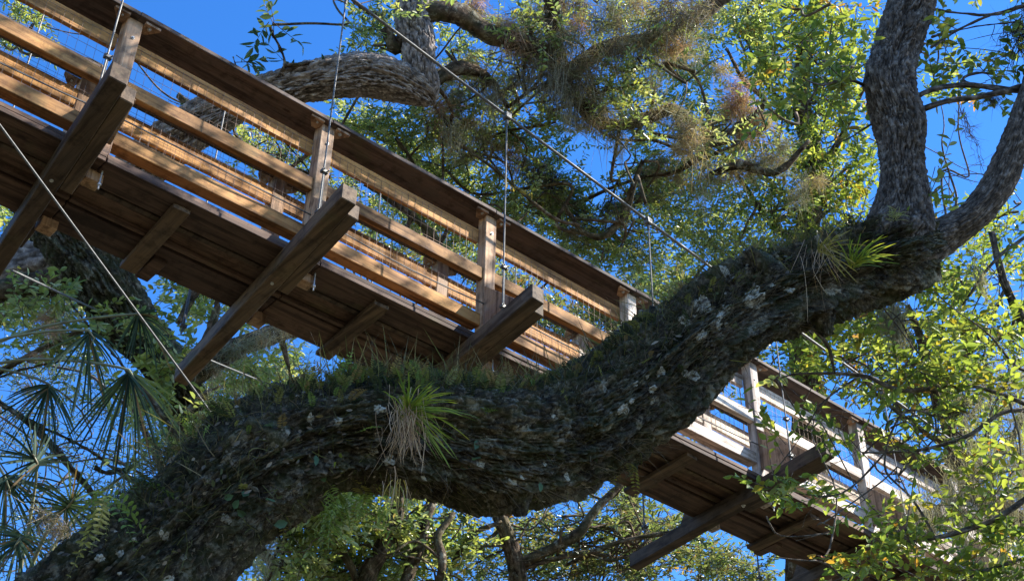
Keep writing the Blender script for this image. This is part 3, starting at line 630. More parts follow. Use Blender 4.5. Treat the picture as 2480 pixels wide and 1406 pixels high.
# ---- 3. a second tree behind, brighter yellow-green, right of centre and behind the fork
t3 = pp([(1900, 2900, 19, 120), (1930, 2000, 19, 105), (1950, 1400, 19, 92), (1960, 1000, 19, 76), (1930, 700, 19, 60), (1975, 430, 19.2, 46), (1940, 200, 19.4, 34), (1990, -60, 19.8, 24)])
t3 = t3[t3[:, 2] > -.6]
oak3 = thing('laurel_oak_tree', (t3[0][0], t3[0][1], 0), 'tall yellow green tree directly behind the upright fork of the dark oak', 'tree')
link('trunk', tubes_mesh('trunk', [tube(t3, 40, .08, .012, .03, (.05, .14), 90)], oak3.location), M_barkT, oak3)
B3 = [[(1950, 600, 19, 22), (1850, 520, 19, 16), (1760, 380, 19, 10), (1700, 250, 19, 6)], [(1960, 420, 19.2, 20), (2060, 300, 19.2, 14), (2100, 150, 19.3, 8)], [(1945, 300, 19.3, 18), (1850, 200, 19.3, 12), (1780, 60, 19.4, 7)],
      [(1955, 250, 19.3, 16), (2040, 150, 19.4, 10), (2070, 20, 19.5, 6)], [(1940, 700, 19, 20), (1800, 650, 19, 14), (1700, 560, 19, 8)], [(1950, 800, 19, 20), (2100, 720, 19, 14), (2280, 600, 19, 10), (2400, 450, 19, 6)], [(1955, 560, 19, 14), (2030, 480, 19, 9), (2060, 400, 19, 5)],
      [(2280, 620, 19, 9), (2380, 560, 19, 7), (2470, 520, 19, 5)]]
link('branches', tubes_mesh('branches', [tube(pp(r), 10, .08, .006, .01, (.04, .1), 95 + i, .08) for i, r in enumerate(B3)], oak3.location), M_barkT, oak3)
C3 = [(1860, 60, 110, 80, 18.8, 1, 40), (1950, 60, 110, 80, 19, 1, 44), (2040, 60, 90, 90, 19.4, 1, 36), (1900, 170, 120, 80, 19, 1, 50), (2010, 170, 100, 80, 19.2, 1, 36), (1930, 270, 120, 70, 19, 1, 38), (2050, 280, 60, 80, 19.2, 1, 18),
 (1900, 370, 110, 70, 19, 1, 40), (2000, 390, 110, 70, 19, 1, 36), (1950, 480, 120, 80, 19, 1, 52), (2060, 480, 90, 80, 19, 1, 34), (1900, 590, 100, 60, 19, 1, 32), (2010, 580, 100, 50, 19, 1, 26), (2060, 380, 60, 60, 19, .8, 12), (2080, 600, 60, 60, 19, .8, 10),
 (2300, 560, 90, 50, 19, 1, 12), (2400, 520, 90, 70, 19, 1, 16), (2440, 620, 80, 90, 19, 1, 22), (2270, 460, 50, 50, 19, .8, 8), (1760, 690, 90, 50, 19, 1, 18), (2260, 380, 30, 40, 19, .5, 3), (2290, 210, 60, 40, 19, .6, 9), (2320, 160, 60, 40, 19.4, .6, 7)]
link('branchlets', tubes_mesh('branchlets', branchlets([(x, y, d) for r in B3 for x, y, d, _ in r], C3, 34, .020), oak3.location), M_barkU, oak3)
add_crown(oak3, [sprays(C3, 'bright', (.105, .038), 14, .45, .003, dens=1.05)], M_leafB)

# ---- 4. near right: slender tree with broad bright leaves hanging before the end of the walkway
t4 = pp([(3300, 2800, 9.2, 120), (3150, 1900, 9.2, 95), (2900, 1250, 9.3, 70), (2700, 1000, 9.4, 50), (2540, 860, 9.5, 34), (2440, 700, 9.6, 16), (2400, 560, 9.7, 8)])
t4 = t4[t4[:, 2] > -.6]
oak4 = thing('young_tree', (t4[0][0], t4[0][1], 0), 'slender tree with broad bright leaves hanging in front of the right end of the walkway', 'tree')
link('trunk', tubes_mesh('trunk', [tube(t4, 24, .06, .006, .01, (.03, .1), 120, .02)], oak4.location), M_barkU, oak4)
B4 = [[(2900, 1250, 9.3, 30), (2700, 1180, 9.0, 20), (2520, 1170, 8.8, 15), (2400, 1250, 8.7, 13), (2290, 1300, 8.6, 10), (2190, 1320, 8.6, 5)],
 [(2700, 1000, 9.4, 20), (2560, 1000, 9.0, 14), (2440, 960, 8.9, 10), (2330, 930, 8.9, 9), (2180, 945, 8.8, 9), (2080, 910, 8.8, 8), (1930, 905, 8.8, 5), (1880, 915, 8.8, 3)],
 [(2560, 1010, 9.0, 12), (2440, 1000, 8.9, 9), (2340, 1060, 8.8, 9), (2240, 1090, 8.8, 8), (2140, 1100, 8.8, 6), (2090, 1100, 8.8, 3)],
 [(2540, 860, 9.5, 16), (2470, 880, 9.3, 8), (2390, 800, 9.2, 7), (2290, 730, 9.1, 5), (2240, 680, 9.1, 3)], [(2560, 520, 9.8, 12), (2440, 600, 9.6, 8), (2370, 690, 9.5, 7), (2330, 740, 9.5, 4)],
 [(2340, 1060, 8.8, 4), (2200, 990, 8.7, 5), (2140, 1120, 8.7, 5), (2200, 1200, 8.6, 6), (2260, 1300, 8.6, 5)], [(2140, 1100, 8.8, 4), (2060, 1180, 8.7, 4), (2000, 1200, 8.6, 4), (1930, 1190, 8.6, 3)],
 [(2190, 1320, 8.6, 4), (2100, 1400, 8.6, 4), (2000, 1460, 8.6, 6)], [(2520, 1170, 8.8, 8), (2440, 1100, 8.8, 5), (2330, 1180, 8.8, 4), (2290, 1260, 8.7, 3)], [(2480, 1350, 8.7, 7), (2380, 1390, 8.7, 7), (2290, 1440, 8.7, 6)],
 [(2010, 1290, 8.7, 3), (1900, 1300, 8.6, 3), (1860, 1250, 8.6, 2)], [(2230, 860, 9.0, 4), (2270, 1050, 8.9, 3), (2210, 1110, 8.9, 3)], [(2460, 870, 9.2, 5), (2400, 1010, 9.1, 4), (2380, 1120, 9.0, 3)], [(2330, 930, 8.9, 5), (2230, 850, 9, 5), (2180, 760, 9, 4), (2120, 720, 9, 2)],
 [(2080, 910, 8.8, 4), (2010, 960, 8.7, 4), (1950, 1050, 8.7, 3), (1890, 1130, 8.7, 2)], [(2040, 1400, 8.6, 4), (1990, 1350, 8.6, 3), (1870, 1330, 8.6, 2)]]
link('branches', tubes_mesh('branches', [tube(pp(r), 8, .04, .002, .003, (.03, .08), 130 + i, .05) for i, r in enumerate(B4)], oak4.location), M_barkU, oak4)
C4 = [(2160, 700, 90, 40, 9.2, .4, 12), (2280, 680, 90, 45, 9.4, .5, 16), (2190, 790, 110, 50, 9.2, .5, 20), (2060, 800, 90, 60, 9.4, .5, 14), (2400, 700, 80, 60, 9.5, .5, 14), (2440, 800, 60, 60, 9.3, .5, 10), (2320, 790, 90, 60, 9.3, .5, 16),
 (2160, 880, 120, 50, 9.1, .5, 22), (2020, 880, 100, 50, 9, .5, 14), (1930, 900, 70, 30, 8.9, .4, 8), (2300, 900, 110, 60, 9.1, .5, 16), (2430, 920, 70, 60, 9.1, .5, 8), (2100, 950, 110, 30, 8.9, .4, 7), (1960, 970, 60, 25, 8.8, .4, 3),
 (2260, 1000, 100, 45, 8.9, .5, 9), (1880, 1080, 30, 40, 8.8, .3, 2), (2000, 1070, 60, 25, 8.8, .4, 4), (2180, 1090, 60, 30, 8.8, .4, 5), (2330, 1110, 80, 60, 8.8, .5, 7), (2420, 1110, 70, 70, 8.9, .5, 9),
 (1870, 1180, 60, 40, 8.7, .3, 8), (1950, 1180, 60, 30, 8.7, .3, 5), (2080, 1210, 70, 30, 8.7, .4, 3), (2370, 1230, 80, 60, 8.8, .4, 10), (2440, 1260, 70, 70, 8.8, .4, 14), (1870, 1290, 45, 25, 8.6, .2, 3), (1925, 1310, 30, 25, 8.6, .2, 2),
 (2120, 1300, 70, 50, 8.6, .3, 7), (2220, 1340, 90, 50, 8.6, .4, 16), (2080, 1380, 100, 40, 8.6, .4, 18), (2330, 1370, 110, 50, 8.7, .4, 22), (2440, 1380, 70, 50, 8.7, .4, 14), (2160, 1260, 60, 40, 8.7, .3, 4)]
link('branchlets', tubes_mesh('branchlets', branchlets([(x, y, d) for r in B4 for x, y, d, _ in r], C4, 18, .006, .25), oak4.location), M_barkU, oak4)
add_crown(oak4, [sprays(C4, 'bright', (.078, .031), 13, .33, .0022, .1, dens=.95)], M_leafB, twig=M_barkU)

# ---- 5. mossy oak behind the left end of the walkway
t5 = pp([(260, 3500, 14.2, 200), (240, 2400, 14.3, 190), (270, 1700, 14.4, 175), (420, 1350, 14.5, 120), (500, 1120, 14.5, 100), (430, 930, 14.5, 92), (310, 780, 14.4, 120), (230, 660, 14.3, 150), (150, 560, 14.3, 140), (60, 440, 14.4, 120), (-80, 250, 14.6, 100)])
t5 = t5[t5[:, 2] > -.6]
oak5 = thing('mossy_oak_tree', (t5[0][0], t5[0][1], 0), 'rough dark leaning oak trunk behind the left end of the walkway', 'tree')
link('trunk', tubes_mesh('trunk', [tube(t5, 150, .022, .03, .06, (.045, .12), 150)], oak5.location), M_barkD, oak5)
B5 = [[(250, 690, 14.3, 90), (120, 680, 14.3, 70), (0, 700, 14.2, 60), (-160, 740, 14.2, 60)], [(440, 930, 14.5, 60), (520, 870, 14.6, 56), (590, 825, 14.7, 50), (680, 795, 14.9, 44), (760, 780, 15.1, 34), (860, 720, 15.5, 28)],
 [(680, 795, 14.9, 22), (685, 850, 14.9, 22), (705, 920, 14.9, 14), (730, 990, 14.9, 10)], [(540, 640, 15, 12), (470, 700, 15, 14), (430, 780, 14.8, 16)], [(530, 650, 15.2, 6), (520, 760, 15.2, 12), (490, 850, 15, 14)],
 [(420, 880, 14.6, 10), (470, 960, 14.4, 8), (520, 990, 14.3, 6)],
 [(160, 720, 13.9, 12), (240, 820, 13.6, 13), (320, 920, 13.4, 13), (425, 1045, 13.2, 14), (432, 1110, 13.1, 11), (450, 1180, 13, 9)], [(428, 1050, 13.2, 7), (455, 990, 13.2, 8), (490, 950, 13.2, 5), (530, 930, 13.3, 3)],
 [(200, 800, 13.7, 12), (120, 840, 13.7, 12), (40, 880, 13.6, 12), (-60, 950, 13.6, 13)], [(180, 868, 13.8, 7), (90, 880, 13.7, 8), (0, 915, 13.6, 9), (-60, 950, 13.6, 9)],
 [(-20, 960, 13.2, 9), (80, 1030, 13.2, 8), (180, 1130, 13.1, 7), (240, 1210, 13, 5)], [(60, 1010, 13.2, 7), (160, 1060, 13.2, 6), (280, 1150, 13.2, 6), (400, 1200, 13.2, 4)], [(230, 1130, 13.3, 5), (280, 1142, 13.3, 6), (340, 1120, 13.3, 5)]]
link('branches', tubes_mesh('branches', [tube(pp(r), 24, .04, .012, .02, (.04, .1), 160 + i, .04) for i, r in enumerate(B5)], oak5.location), M_barkT, oak5)
C5 = [(330, 650, 60, 30, 16, .6, 8), (430, 700, 90, 60, 16, .8, 24), (500, 760, 60, 60, 16, .8, 14), (380, 760, 60, 60, 15.5, .6, 12), (620, 870, 90, 50, 16, .8, 18), (740, 900, 90, 50, 16.5, .8, 22), (600, 920, 80, 50, 16, .8, 16), (830, 900, 60, 40, 16.5, .6, 12), (40, 540, 60, 50, 16, .6, 16), (60, 770, 80, 60, 14.5, .5, 16), (430, 880, 60, 60, 13.9, .4, 14), (480, 980, 70, 50, 13.9, .4, 14), (390, 980, 60, 60, 13.9, .4, 10), (370, 820, 50, 40, 13.9, .3, 8), (250, 800, 70, 50, 14, .4, 12), (90, 830, 90, 40, 13.8, .4, 12), (300, 980, 90, 80, 13.6, .5, 9), (420, 1080, 60, 50, 13.2, .4, 9), (130, 730, 90, 40, 13.8, .4, 12), (480, 1060, 50, 40, 13.2, .3, 8)]
add_crown(oak5, [sprays(C5, 'oak', (.11, .043), 13, .4, .003, dens=1.4)], M_leaf)

# ---- 6. grey limbed trees low behind, under the mossy limb
def low_tree(trunk, br, crown, label, name='background_tree', pal='fine', mat=None, leaf=(.09, .030), seed=0, bk=None, nl=17, sl=.5, dens=2.1):
    t = pp(trunk); t = t[t[:, 2] > -.6]
    o = thing(name, (t[0][0], t[0][1], 0), label, 'tree', 'trees behind the walkway')
    link('trunk', tubes_mesh('trunk', [tube(t, 40, .06, .012, .02, (.05, .12), seed, .03)], o.location), bk or M_barkT, o)
    link('branches', tubes_mesh('branches', [tube(pp(r), 12, .07, .006, .008, (.04, .1), seed + 1 + i, .07) for i, r in enumerate(br)], o.location), bk or M_barkT, o)
    link('branchlets', tubes_mesh('branchlets', branchlets([(x, y, d) for r in br for x, y, d, _ in r], crown, 22, .018, .5), o.location), bk or M_barkT, o)
    add_crown(o, [sprays(crown, pal, leaf, nl, sl, .0035, dens=dens)], mat or M_leaf); return o
low_tree([(1330, 3000, 18, 90), (1300, 2000, 18, 72), (1250, 1520, 18, 56), (1252, 1390, 18, 46), (1238, 1320, 18, 40), (1210, 1250, 18, 34), (1180, 1160, 18.2, 26)],
 [[(1255, 1370, 18, 26), (1330, 1320, 18, 28), (1400, 1280, 18, 26), (1460, 1220, 18.2, 20), (1520, 1160, 18.4, 14)], [(1258, 1382, 18, 14), (1350, 1345, 18, 15), (1440, 1325, 18, 14), (1530, 1298, 18, 12), (1640, 1285, 18, 10)], [(1400, 1335, 18, 7), (1480, 1350, 18, 6), (1560, 1300, 18, 6)],
  [(1215, 1262, 17.9, 10), (1150, 1290, 17.8, 14), (1110, 1330, 17.8, 12), (1085, 1400, 17.8, 10)], [(1360, 1250, 18, 4), (1470, 1290, 18, 5), (1560, 1330, 18, 4)], [(1520, 1200, 18, 5), (1560, 1280, 18, 4)]],
 [(1300, 1290, 110, 60, 19, 1, 36), (1400, 1370, 130, 50, 19, 1, 44), (1520, 1250, 80, 60, 19, 1, 26), (1560, 1370, 90, 60, 19, 1, 26), (1180, 1360, 90, 60, 19, 1, 28), (1700, 1340, 90, 60, 19.5, 1, 36), (1790, 1390, 110, 50, 19.5, 1, 44), (1620, 1270, 60, 60, 19, 1, 14), (1440, 1280, 70, 40, 19, 1, 12)],
 'grey forked tree seen low in the middle, under the sag of the mossy limb', seed=200)
low_tree([(900, 3000, 17, 90), (880, 2100, 17, 70), (870, 1600, 17, 52), (885, 1420, 17, 42), (925, 1330, 17, 36), (955, 1260, 17.2, 30), (962, 1180, 17.4, 22)],
 [[(880, 1440, 17, 26), (850, 1380, 17, 22), (800, 1300, 17, 16), (760, 1230, 17.2, 12)], [(980, 1420, 17, 28), (1000, 1350, 17.2, 32), (1022, 1290, 17.3, 26), (1050, 1220, 17.5, 18)], [(1060, 1430, 17, 18), (1075, 1360, 17, 18), (1065, 1300, 17.2, 16), (1100, 1240, 17.4, 10)],
  [(640, 1420, 16.5, 18), (655, 1360, 16.5, 16), (625, 1330, 16.5, 12)]],
 [(800, 1230, 110, 50, 16.6, .8, 52), (900, 1260, 90, 60, 17.6, .9, 34), (720, 1300, 70, 60, 17, .8, 30), (840, 1350, 90, 60, 18, 1, 34), (980, 1330, 90, 70, 18, 1, 30), (700, 1390, 80, 40, 17, .8, 26), (1040, 1240, 80, 40, 18, 1, 14), (1100, 1320, 70, 60, 18, 1, 18), (950, 1400, 110, 40, 18, 1, 26)],
 'crooked grey tree low down left of the middle, with brighter green leaves', seed=230, pal='oak', leaf=(.12, .042))
low_tree([(600, 3200, 21, 70), (560, 2200, 21, 55), (500, 1500, 21, 40), (420, 1200, 21, 28), (330, 1000, 21, 16)],
 [[(440, 1240, 21, 12), (300, 1120, 21, 9), (140, 1110, 21, 7), (0, 1000, 21, 5)], [(520, 1500, 21, 18), (640, 1200, 21, 12), (620, 1000, 21, 8), (700, 860, 21, 5)], [(400, 1160, 21, 7), (460, 1050, 21, 8), (440, 960, 21, 5), (520, 900, 21, 4)], [(330, 1000, 21, 9), (200, 900, 21, 7), (60, 880, 21, 5)], [(500, 1500, 21, 16), (300, 1370, 21, 12), (120, 1330, 21, 8), (-40, 1370, 21, 6)], [(250, 1360, 21, 6), (150, 1200, 21, 5), (20, 1150, 21, 4)], [(300, 1120, 21, 5), (180, 1040, 21, 4), (60, 960, 21, 3)], [(0, 1290, 21, 5), (70, 1200, 21, 4), (200, 1170, 21, 3)]],
 [(120, 900, 150, 70, 22, 1.4, 26), (60, 1060, 120, 80, 22, 1.4, 18), (330, 1000, 120, 90, 22, 1.4, 24), (450, 1080, 90, 90, 22, 1.4, 26), (560, 960, 90, 60, 22, 1.4, 30), (670, 930, 90, 60, 22, 1.2, 28), (250, 1180, 140, 90, 22, 1.4, 20), (100, 1280, 130, 80, 22, 1.4, 18), (300, 1290, 100, 60, 22, 1.2, 16), (60, 1390, 80, 40, 22, 1, 6), (480, 960, 70, 60, 20, 1, 18), (130, 740, 130, 60, 22, 1.2, 30)],
 'thin dark twiggy tree far behind the palm fronds at the lower left', seed=260, pal='dark', bk=M_barkU, leaf=(.085, .024), nl=14, sl=.6, dens=3.6)
low_tree([(1560, 3600, 24, 90), (1560, 2400, 24, 70), (1540, 1500, 24, 50), (1500, 900, 24, 34), (1440, 700, 24, 20)],
 [[(1510, 900, 24, 14), (1350, 760, 24, 10), (1200, 700, 24, 6)], [(1500, 850, 24, 12), (1600, 750, 24, 8), (1700, 700, 24, 5)], [(1530, 1200, 24, 14), (1300, 1000, 24, 10), (1100, 760, 24, 6), (960, 640, 24, 4)]],
 [(1330, 760, 120, 60, 24, 1.4, 26), (1420, 800, 110, 60, 24, 1.4, 26), (1500, 740, 80, 60, 24, 1.2, 16), (1100, 640, 120, 60, 24, 1.2, 20), (1230, 700, 90, 60, 24, 1.2, 18), (950, 560, 110, 60, 24, 1.2, 18), (1600, 690, 100, 50, 24, 1.2, 26), (1660, 980, 80, 60, 24, 1, 18), (1560, 1290, 120, 60, 24, 1.4, 22), (1350, 1340, 130, 60, 24, 1.4, 20)],
 'distant fine leaved tree glimpsed through the railings of the walkway', seed=290, leaf=(.13, .04))
low_tree([(2500, 3600, 17, 110), (2450, 2400, 17, 90), (2380, 1500, 17, 66), (2330, 1150, 17, 46), (2250, 900, 17, 30), (2200, 740, 17, 16)],
 [[(2340, 1180, 17, 22), (2450, 1050, 17, 16), (2520, 900, 17, 10)], [(2260, 920, 17, 18), (2380, 800, 17, 12), (2440, 680, 17, 7)], [(2330, 1100, 17, 18), (2180, 1000, 17, 12), (2060, 880, 17, 8), (1960, 800, 17, 5)], [(2350, 1250, 17, 18), (2250, 1180, 17, 10), (2150, 1040, 17, 8)]],
 [(2000, 830, 100, 60, 17.5, 1, 30), (2120, 800, 110, 70, 17.5, 1, 34), (2240, 780, 110, 80, 17.5, 1, 34), (2350, 860, 110, 80, 17.5, 1, 34), (2450, 800, 70, 100, 17.5, 1, 20), (2120, 930, 120, 60, 17.5, 1, 34), (2280, 960, 110, 70, 17.5, 1, 34), (2420, 1000, 90, 90, 17.5, 1, 30), (2300, 1080, 100, 60, 17.5, 1, 24), (2430, 1180, 80, 90, 17.5, 1, 26), (2350, 1290, 110, 70, 17.5, 1, 30), (2440, 1370, 70, 50, 17.5, 1, 14), (1960, 900, 80, 50, 17.5, 1, 20), (1800, 870, 80, 60, 18, 1, 20), (2380, 650, 100, 60, 17.5, 1, 22), (2250, 690, 80, 40, 17.5, 1, 12), (2100, 730, 80, 40, 17.5, 1, 12)],
 'leafy yellow green tree behind the right end of the walkway, hung with grey moss', seed=320, dens=1.15, pal='bright', leaf=(.10, .036), mat=M_leafB)

# ================================================================== PLANTS ON THE BRANCHES
def ribbon_arrays(P0, D0, B, L, Wd, col, seg=4, droop=0.0, nrm=None):
    """n thin curved blades: start, direction, bend vector, length, width"""
    n = len(P0); t = np.linspace(0, 1, seg + 1); D0 = unit(D0)
    cen = P0[:, None] + D0[:, None] * (t[None, :, None] * L[:, None, None]) + B[:, None] * ((t ** 2)[None, :, None] * L[:, None, None])
    cen[..., 2] -= droop * (t ** 2)[None] * L[:, None]
    s = unit(np.cross(D0, RG.normal(size=(n, 3)) if nrm is None else nrm))
    w = (np.array([1.0] * seg + [0.12]) * np.linspace(1, .75, seg + 1))[None, :, None] * Wd[:, None, None] * .5
    V = np.stack([cen + s[:, None] * w, cen - s[:, None] * w], 2).reshape(-1, 3)
    b = (np.arange(n) * 2 * (seg + 1))[:, None] + (np.arange(seg) * 2)[None]
    Fq = np.stack([b, b + 1, b + 3, b + 2], -1).reshape(-1, 4)
    return V, Fq, np.repeat(col, 2 * (seg + 1), 0)
def cat_arrays(L):
    V = []; Fq = []; C = []; n = 0
    for v, f, c in L: V.append(v); Fq.append(f + n); C.append(c); n += len(v)
    return np.vstack(V), np.vstack(Fq), np.vstack(C)
TC = {'tan': (0.37, 0.31, 0.21), 'brown': (0.19, 0.165, 0.13), 'rust': (0.43, 0.28, 0.20), 'olive': (0.24, 0.24, 0.165), 'dark': (0.06, 0.045, 0.045), 'grey': (0.24, 0.23, 0.18)}
def tuft_mesh(kind, n, R, wd=.004, flat=.75):
    d = unit(RG.normal(size=(n, 3)) * [1, 1, flat]); c = np.array(TC[kind]) * RG.uniform(.55, 1.5, (n, 1)) * (1 + RG.normal(size=(n, 3)) * .06)
    v = ribbon_arrays(RG.normal(size=(n, 3)) * R * [.42, .42, .2], d, RG.normal(size=(n, 3)) * .85, R * RG.uniform(.2, 1.0, n) ** 1.2, np.full(n, wd), np.clip(c, .01, .8), 5, .65)
    return npmesh('air_plant', *v)
TM = {k: [tuft_mesh(k, 290, .178, .0065) for _ in range(3)] for k in TC}
for k in TM:
    for me in TM[k]: me.materials.append(M_tuft)
TUFTS = [  # group label, kind list, [(px,py,depth,scale)]
 ('air plant tuft clustered on the big crooked branch at the top centre', 'tan brown olive brown', 16, [(1225, 60, 1), (1285, 45, 1), (1330, 15, 1.2), (1400, 10, 1.1), (1130, 160, 1), (1170, 200, 1.1), (1105, 232, 1), (1300, 150, 1.2), (1255, 120, .9), (1360, 165, 1.3), (1400, 185, 1.2), (1340, 222, 1.2), (1440, 150, 1.2), (1490, 128, 1.1), (1530, 108, 1.2), (1575, 100, 1.2), (1612, 120, 1.1), (1650, 62, 1.3), (1590, 62, 1.2), (1690, 22, 1.2), (1540, 12, 1.2), (1210, 232, 1), (1382, 100, 1.2), (1350, 70, 1.3), (1330, 110, 1.3), (1620, 20, 1.3), (1480, 20, 1), (1250, 190, .9), (1090, 180, .9), (1160, 30, .7), (1450, 60, .9), (1380, 210, 1.3), (1500, 60, .9)]),
 ('reddish air plant tuft glowing on the upper branches in the centre', 'rust', 16, [(1205, 85, .8), (1250, 100, .9), (1285, 130, .9), (1065, 262, .9), (1225, 70, .7), (1350, 10, .8), (1400, 60, .8), (1150, 5, .8), (1060, 180, .7), (1640, 110, .8)]),
 ('shaggy tan air plant tuft on the drooping middle branch', 'tan olive brown', 16.2, [(1430, 240, 1.1), (1455, 262, 1.1), (1410, 258, 1), (1440, 300, 1.1), (1482, 312, 1), (1545, 292, .9), (1600, 270, .9), (1640, 278, 1), (1662, 310, 1.1), (1672, 342, 1.1), (1392, 290, .9), (1420, 210, 1.1), (1652, 360, .8)]),
 ('orange air plant tuft lit by sun right of the centre', 'rust tan', 17.2, [(1790, 240, 1), (1802, 270, 1.1), (1830, 285, 1), (1812, 305, 1), (1782, 212, .9), (1745, 170, .8), (1770, 265, .9), (1850, 300, .8), (1800, 325, .9)]),
 ('dull brown air plant tuft among leaves above the handrail', 'brown dark olive', 17, [(1290, 430, 1), (1340, 440, 1.1), (1260, 400, 1), (1310, 405, 1), (1402, 525, .8), (1492, 530, .9), (1522, 490, .9), (1482, 500, .8), (1330, 480, .9), (1390, 560, .7), (1550, 430, .7), (1300, 470, .9)]),
 ('tan air plant tuft near the kink of the grey limb', 'tan rust olive', 16.4, [(1180, 350, 1), (1232, 372, 1), (1165, 330, .9), (1100, 252, .9), (1052, 300, .9), (1120, 380, .8), (1140, 300, .8), (1085, 330, .9), (1060, 215, .7)]),
 ('brown air plant tuft on the shaded branches left of the dark fork', 'brown olive tan', 17.2, [(1800, 402, 1.1), (1832, 402, 1), (1762, 412, 1), (1722, 422, .9), (1892, 400, .9), (1572, 420, .8), (1582, 480, .8), (1900, 350, .7), (1690, 385, .8), (1860, 380, 1), (1740, 330, .8), (1640, 430, .9), (1600, 395, .8), (1930, 480, .8), (1980, 440, .7)]),
 ('dark spiky air plant tuft against sky at the right edge', 'dark', 9.6, [(2478, 82, 1.1), (2402, 238, .35)]),
 ('small dark air plant tuft on a thin branch at the lower right', 'dark brown', 9, [(2322, 985, .4), (2432, 1222, .5), (2300, 990, .35), (2150, 1320, .3)]),
 ('yellowish air plant tuft on the branch below the second crossbeam', 'olive tan', 14.4, [(500, 872, .9), (470, 890, .8), (448, 862, .8), (520, 900, .7), (600, 830, .8), (640, 812, .8), (560, 850, .7), (690, 800, .6)]),
 ('brown fibrous tuft among the palm fronds', 'brown', 11.2, [(110, 1250, .7), (145, 1285, .6)]),
 ('small orange leafed tuft in the twigs at the far left', 'rust', 13.6, [(70, 940, .35), (130, 800, .5), (90, 860, .4), (110, 770, .5)]),
]
g = 0
for lab, kinds, dep, L in TUFTS:
    ks = kinds.split()
    for i, (x, y, sc) in enumerate(L):
        k = ks[i % len(ks)]; o = bpy.data.objects.new('air_plant', TM[k][i % 3]); COL.objects.link(o)
        o.location = Vector(P(x, y, dep + random.uniform(-.15, .15))); o.rotation_euler = (random.uniform(-.3, .3), random.uniform(-.3, .3), random.uniform(0, 6.28)); o.scale = (sc,) * 3
        props(o, lab, 'air plant', lab.replace('tuft', 'tufts'))
def moss(x, y, dep, Lm, wd, n, lab, lean=0.0, col=(0.27, 0.26, 0.20)):
    o = P(x, y, dep); k = 11; t = np.linspace(0, 1, k)
    st = RG.normal(size=(n, 3)) * [wd * .45, wd * .45, .04]; Ls = Lm * RG.uniform(.25, 1, n) ** .8
    cen = st[:, None] + np.stack([0 * t, 0 * t, -t], 1)[None] * Ls[:, None, None]
    cen[..., 0] += lean * t[None] * Ls[:, None]
    ph = RG.uniform(0, 50, (n, 1)); wob = np.stack([noise(np.stack([t[None] * Ls[:, None] * 9 + ph, ph + 0 * t[None], ph * 0 + q + 0 * t[None]], -1), 9) for q in (0, 5)], -1)
    cen[..., :2] += wob * .035 + (RG.normal(size=(n, k, 2)) * .007); cen[..., :2] *= 1 - .45 * t[None, :, None]
    s = unit(RG.normal(size=(n, 1, 3)) * [1, 1, .2]); w = .0021 * np.linspace(1.2, .6, k)[None, :, None]
    V = np.stack([cen + s * w, cen - s * w], 2).reshape(-1, 3); b = (np.arange(n) * 2 * k)[:, None] + (np.arange(k - 1) * 2)[None]
    Fq = np.stack([b, b + 1, b + 3, b + 2], -1).reshape(-1, 4); c = np.repeat(np.array(col) * RG.uniform(.6, 1.4, (n, 1)), 2 * k, 0)
    # curls
    m = n * 7; ci = RG.integers(0, n, m); ti = RG.integers(1, k - 1, m); p0 = cen[ci, ti]
    r = ribbon_arrays(p0, RG.normal(size=(m, 3)) - [0, 0, .8], RG.normal(size=(m, 3)) * .5, RG.uniform(.03, .09, m), np.full(m, .0032), np.array(col) * RG.uniform(.6, 1.5, (m, 1)), 3)
    me = npmesh('spanish_moss', *cat_arrays([(V, Fq, c), r])); props(link('spanish_moss', me, M_moss, None, o), lab, 'spanish moss', 'spanish moss hanging from the branches')
for a in [(1340, 140, 16, .85, .30, 90, 'grey moss curtain under the vertical mossy branch at the top'), (1372, 220, 16, .75, .25, 70, 'grey moss hanging at the fork of the top centre branches'), (1192, 205, 16, .75, .25, 70, 'grey moss beard left of the top centre branches'),
          (1275, 165, 16, .6, .2, 50, 'short grey moss beard under the arching top branch'), (2158, 745, 9.2, .45, .10, 110, 'pale grey moss beard hanging below the fork of the dark limb'), (2330, 262, 9.1, .50, .04, 12, 'thin reddish moss strand hanging against open sky at the right'),
          (2365, 640, 9.5, .42, .07, 22, 'wispy dark moss below the right branch of the fork'), (2440, 880, 11, 1.1, .35, 120, 'broad grey moss curtain at the right edge'), (2300, 1180, 9.6, .6, .25, 80, 'grey moss beside the end of the handrail'), (2400, 1170, 9.8, .9, .35, 140, 'thick grey moss mass near the lower right edge'), (2440, 1080, 9.8, .7, .35, 120, 'grey moss at the right edge above the lower branch'), (2350, 1090, 9.8, .5, .3, 90, 'fine grey moss right of the last railing post'),
          (1692, 440, 17, .6, .25, 50, 'small grey moss beard above the suspension cable'), (1500, 330, 16.4, .5, .2, 40, 'thin moss fringe below the drooping middle branch'), (640, 1290, 16, .8, .3, 80, 'grey moss beard low beneath the mossy limb'), (1930, 420, 17.5, .6, .2, 50, 'grey moss left of the dark upright fork'), (1100, 300, 16, .6, .25, 60, 'brown grey moss near the kink of the grey limb'),
          (1580, 130, 16.6, .7, .3, 80, 'dark moss beard under the right hand top branch'), (1660, 90, 16.8, .6, .3, 70, 'grey brown moss at the upper middle right'), (2330, 940, 12, .6, .2, 60, 'grey moss behind the bright leaves at the right'), (2230, 1180, 12, .7, .25, 70, 'moss strands behind the railing end post'), (150, 740, 14.2, .5, .3, 70, 'moss on the dark trunk behind the left end')]:
    a = (*a[:5], int(a[5] * 1.05), a[6])
    moss(*a, lean=.22 if 'reddish' in a[6] else 0, col=(.22, .13, .10) if 'reddish' in a[6] else (0.27, 0.26, 0.20))

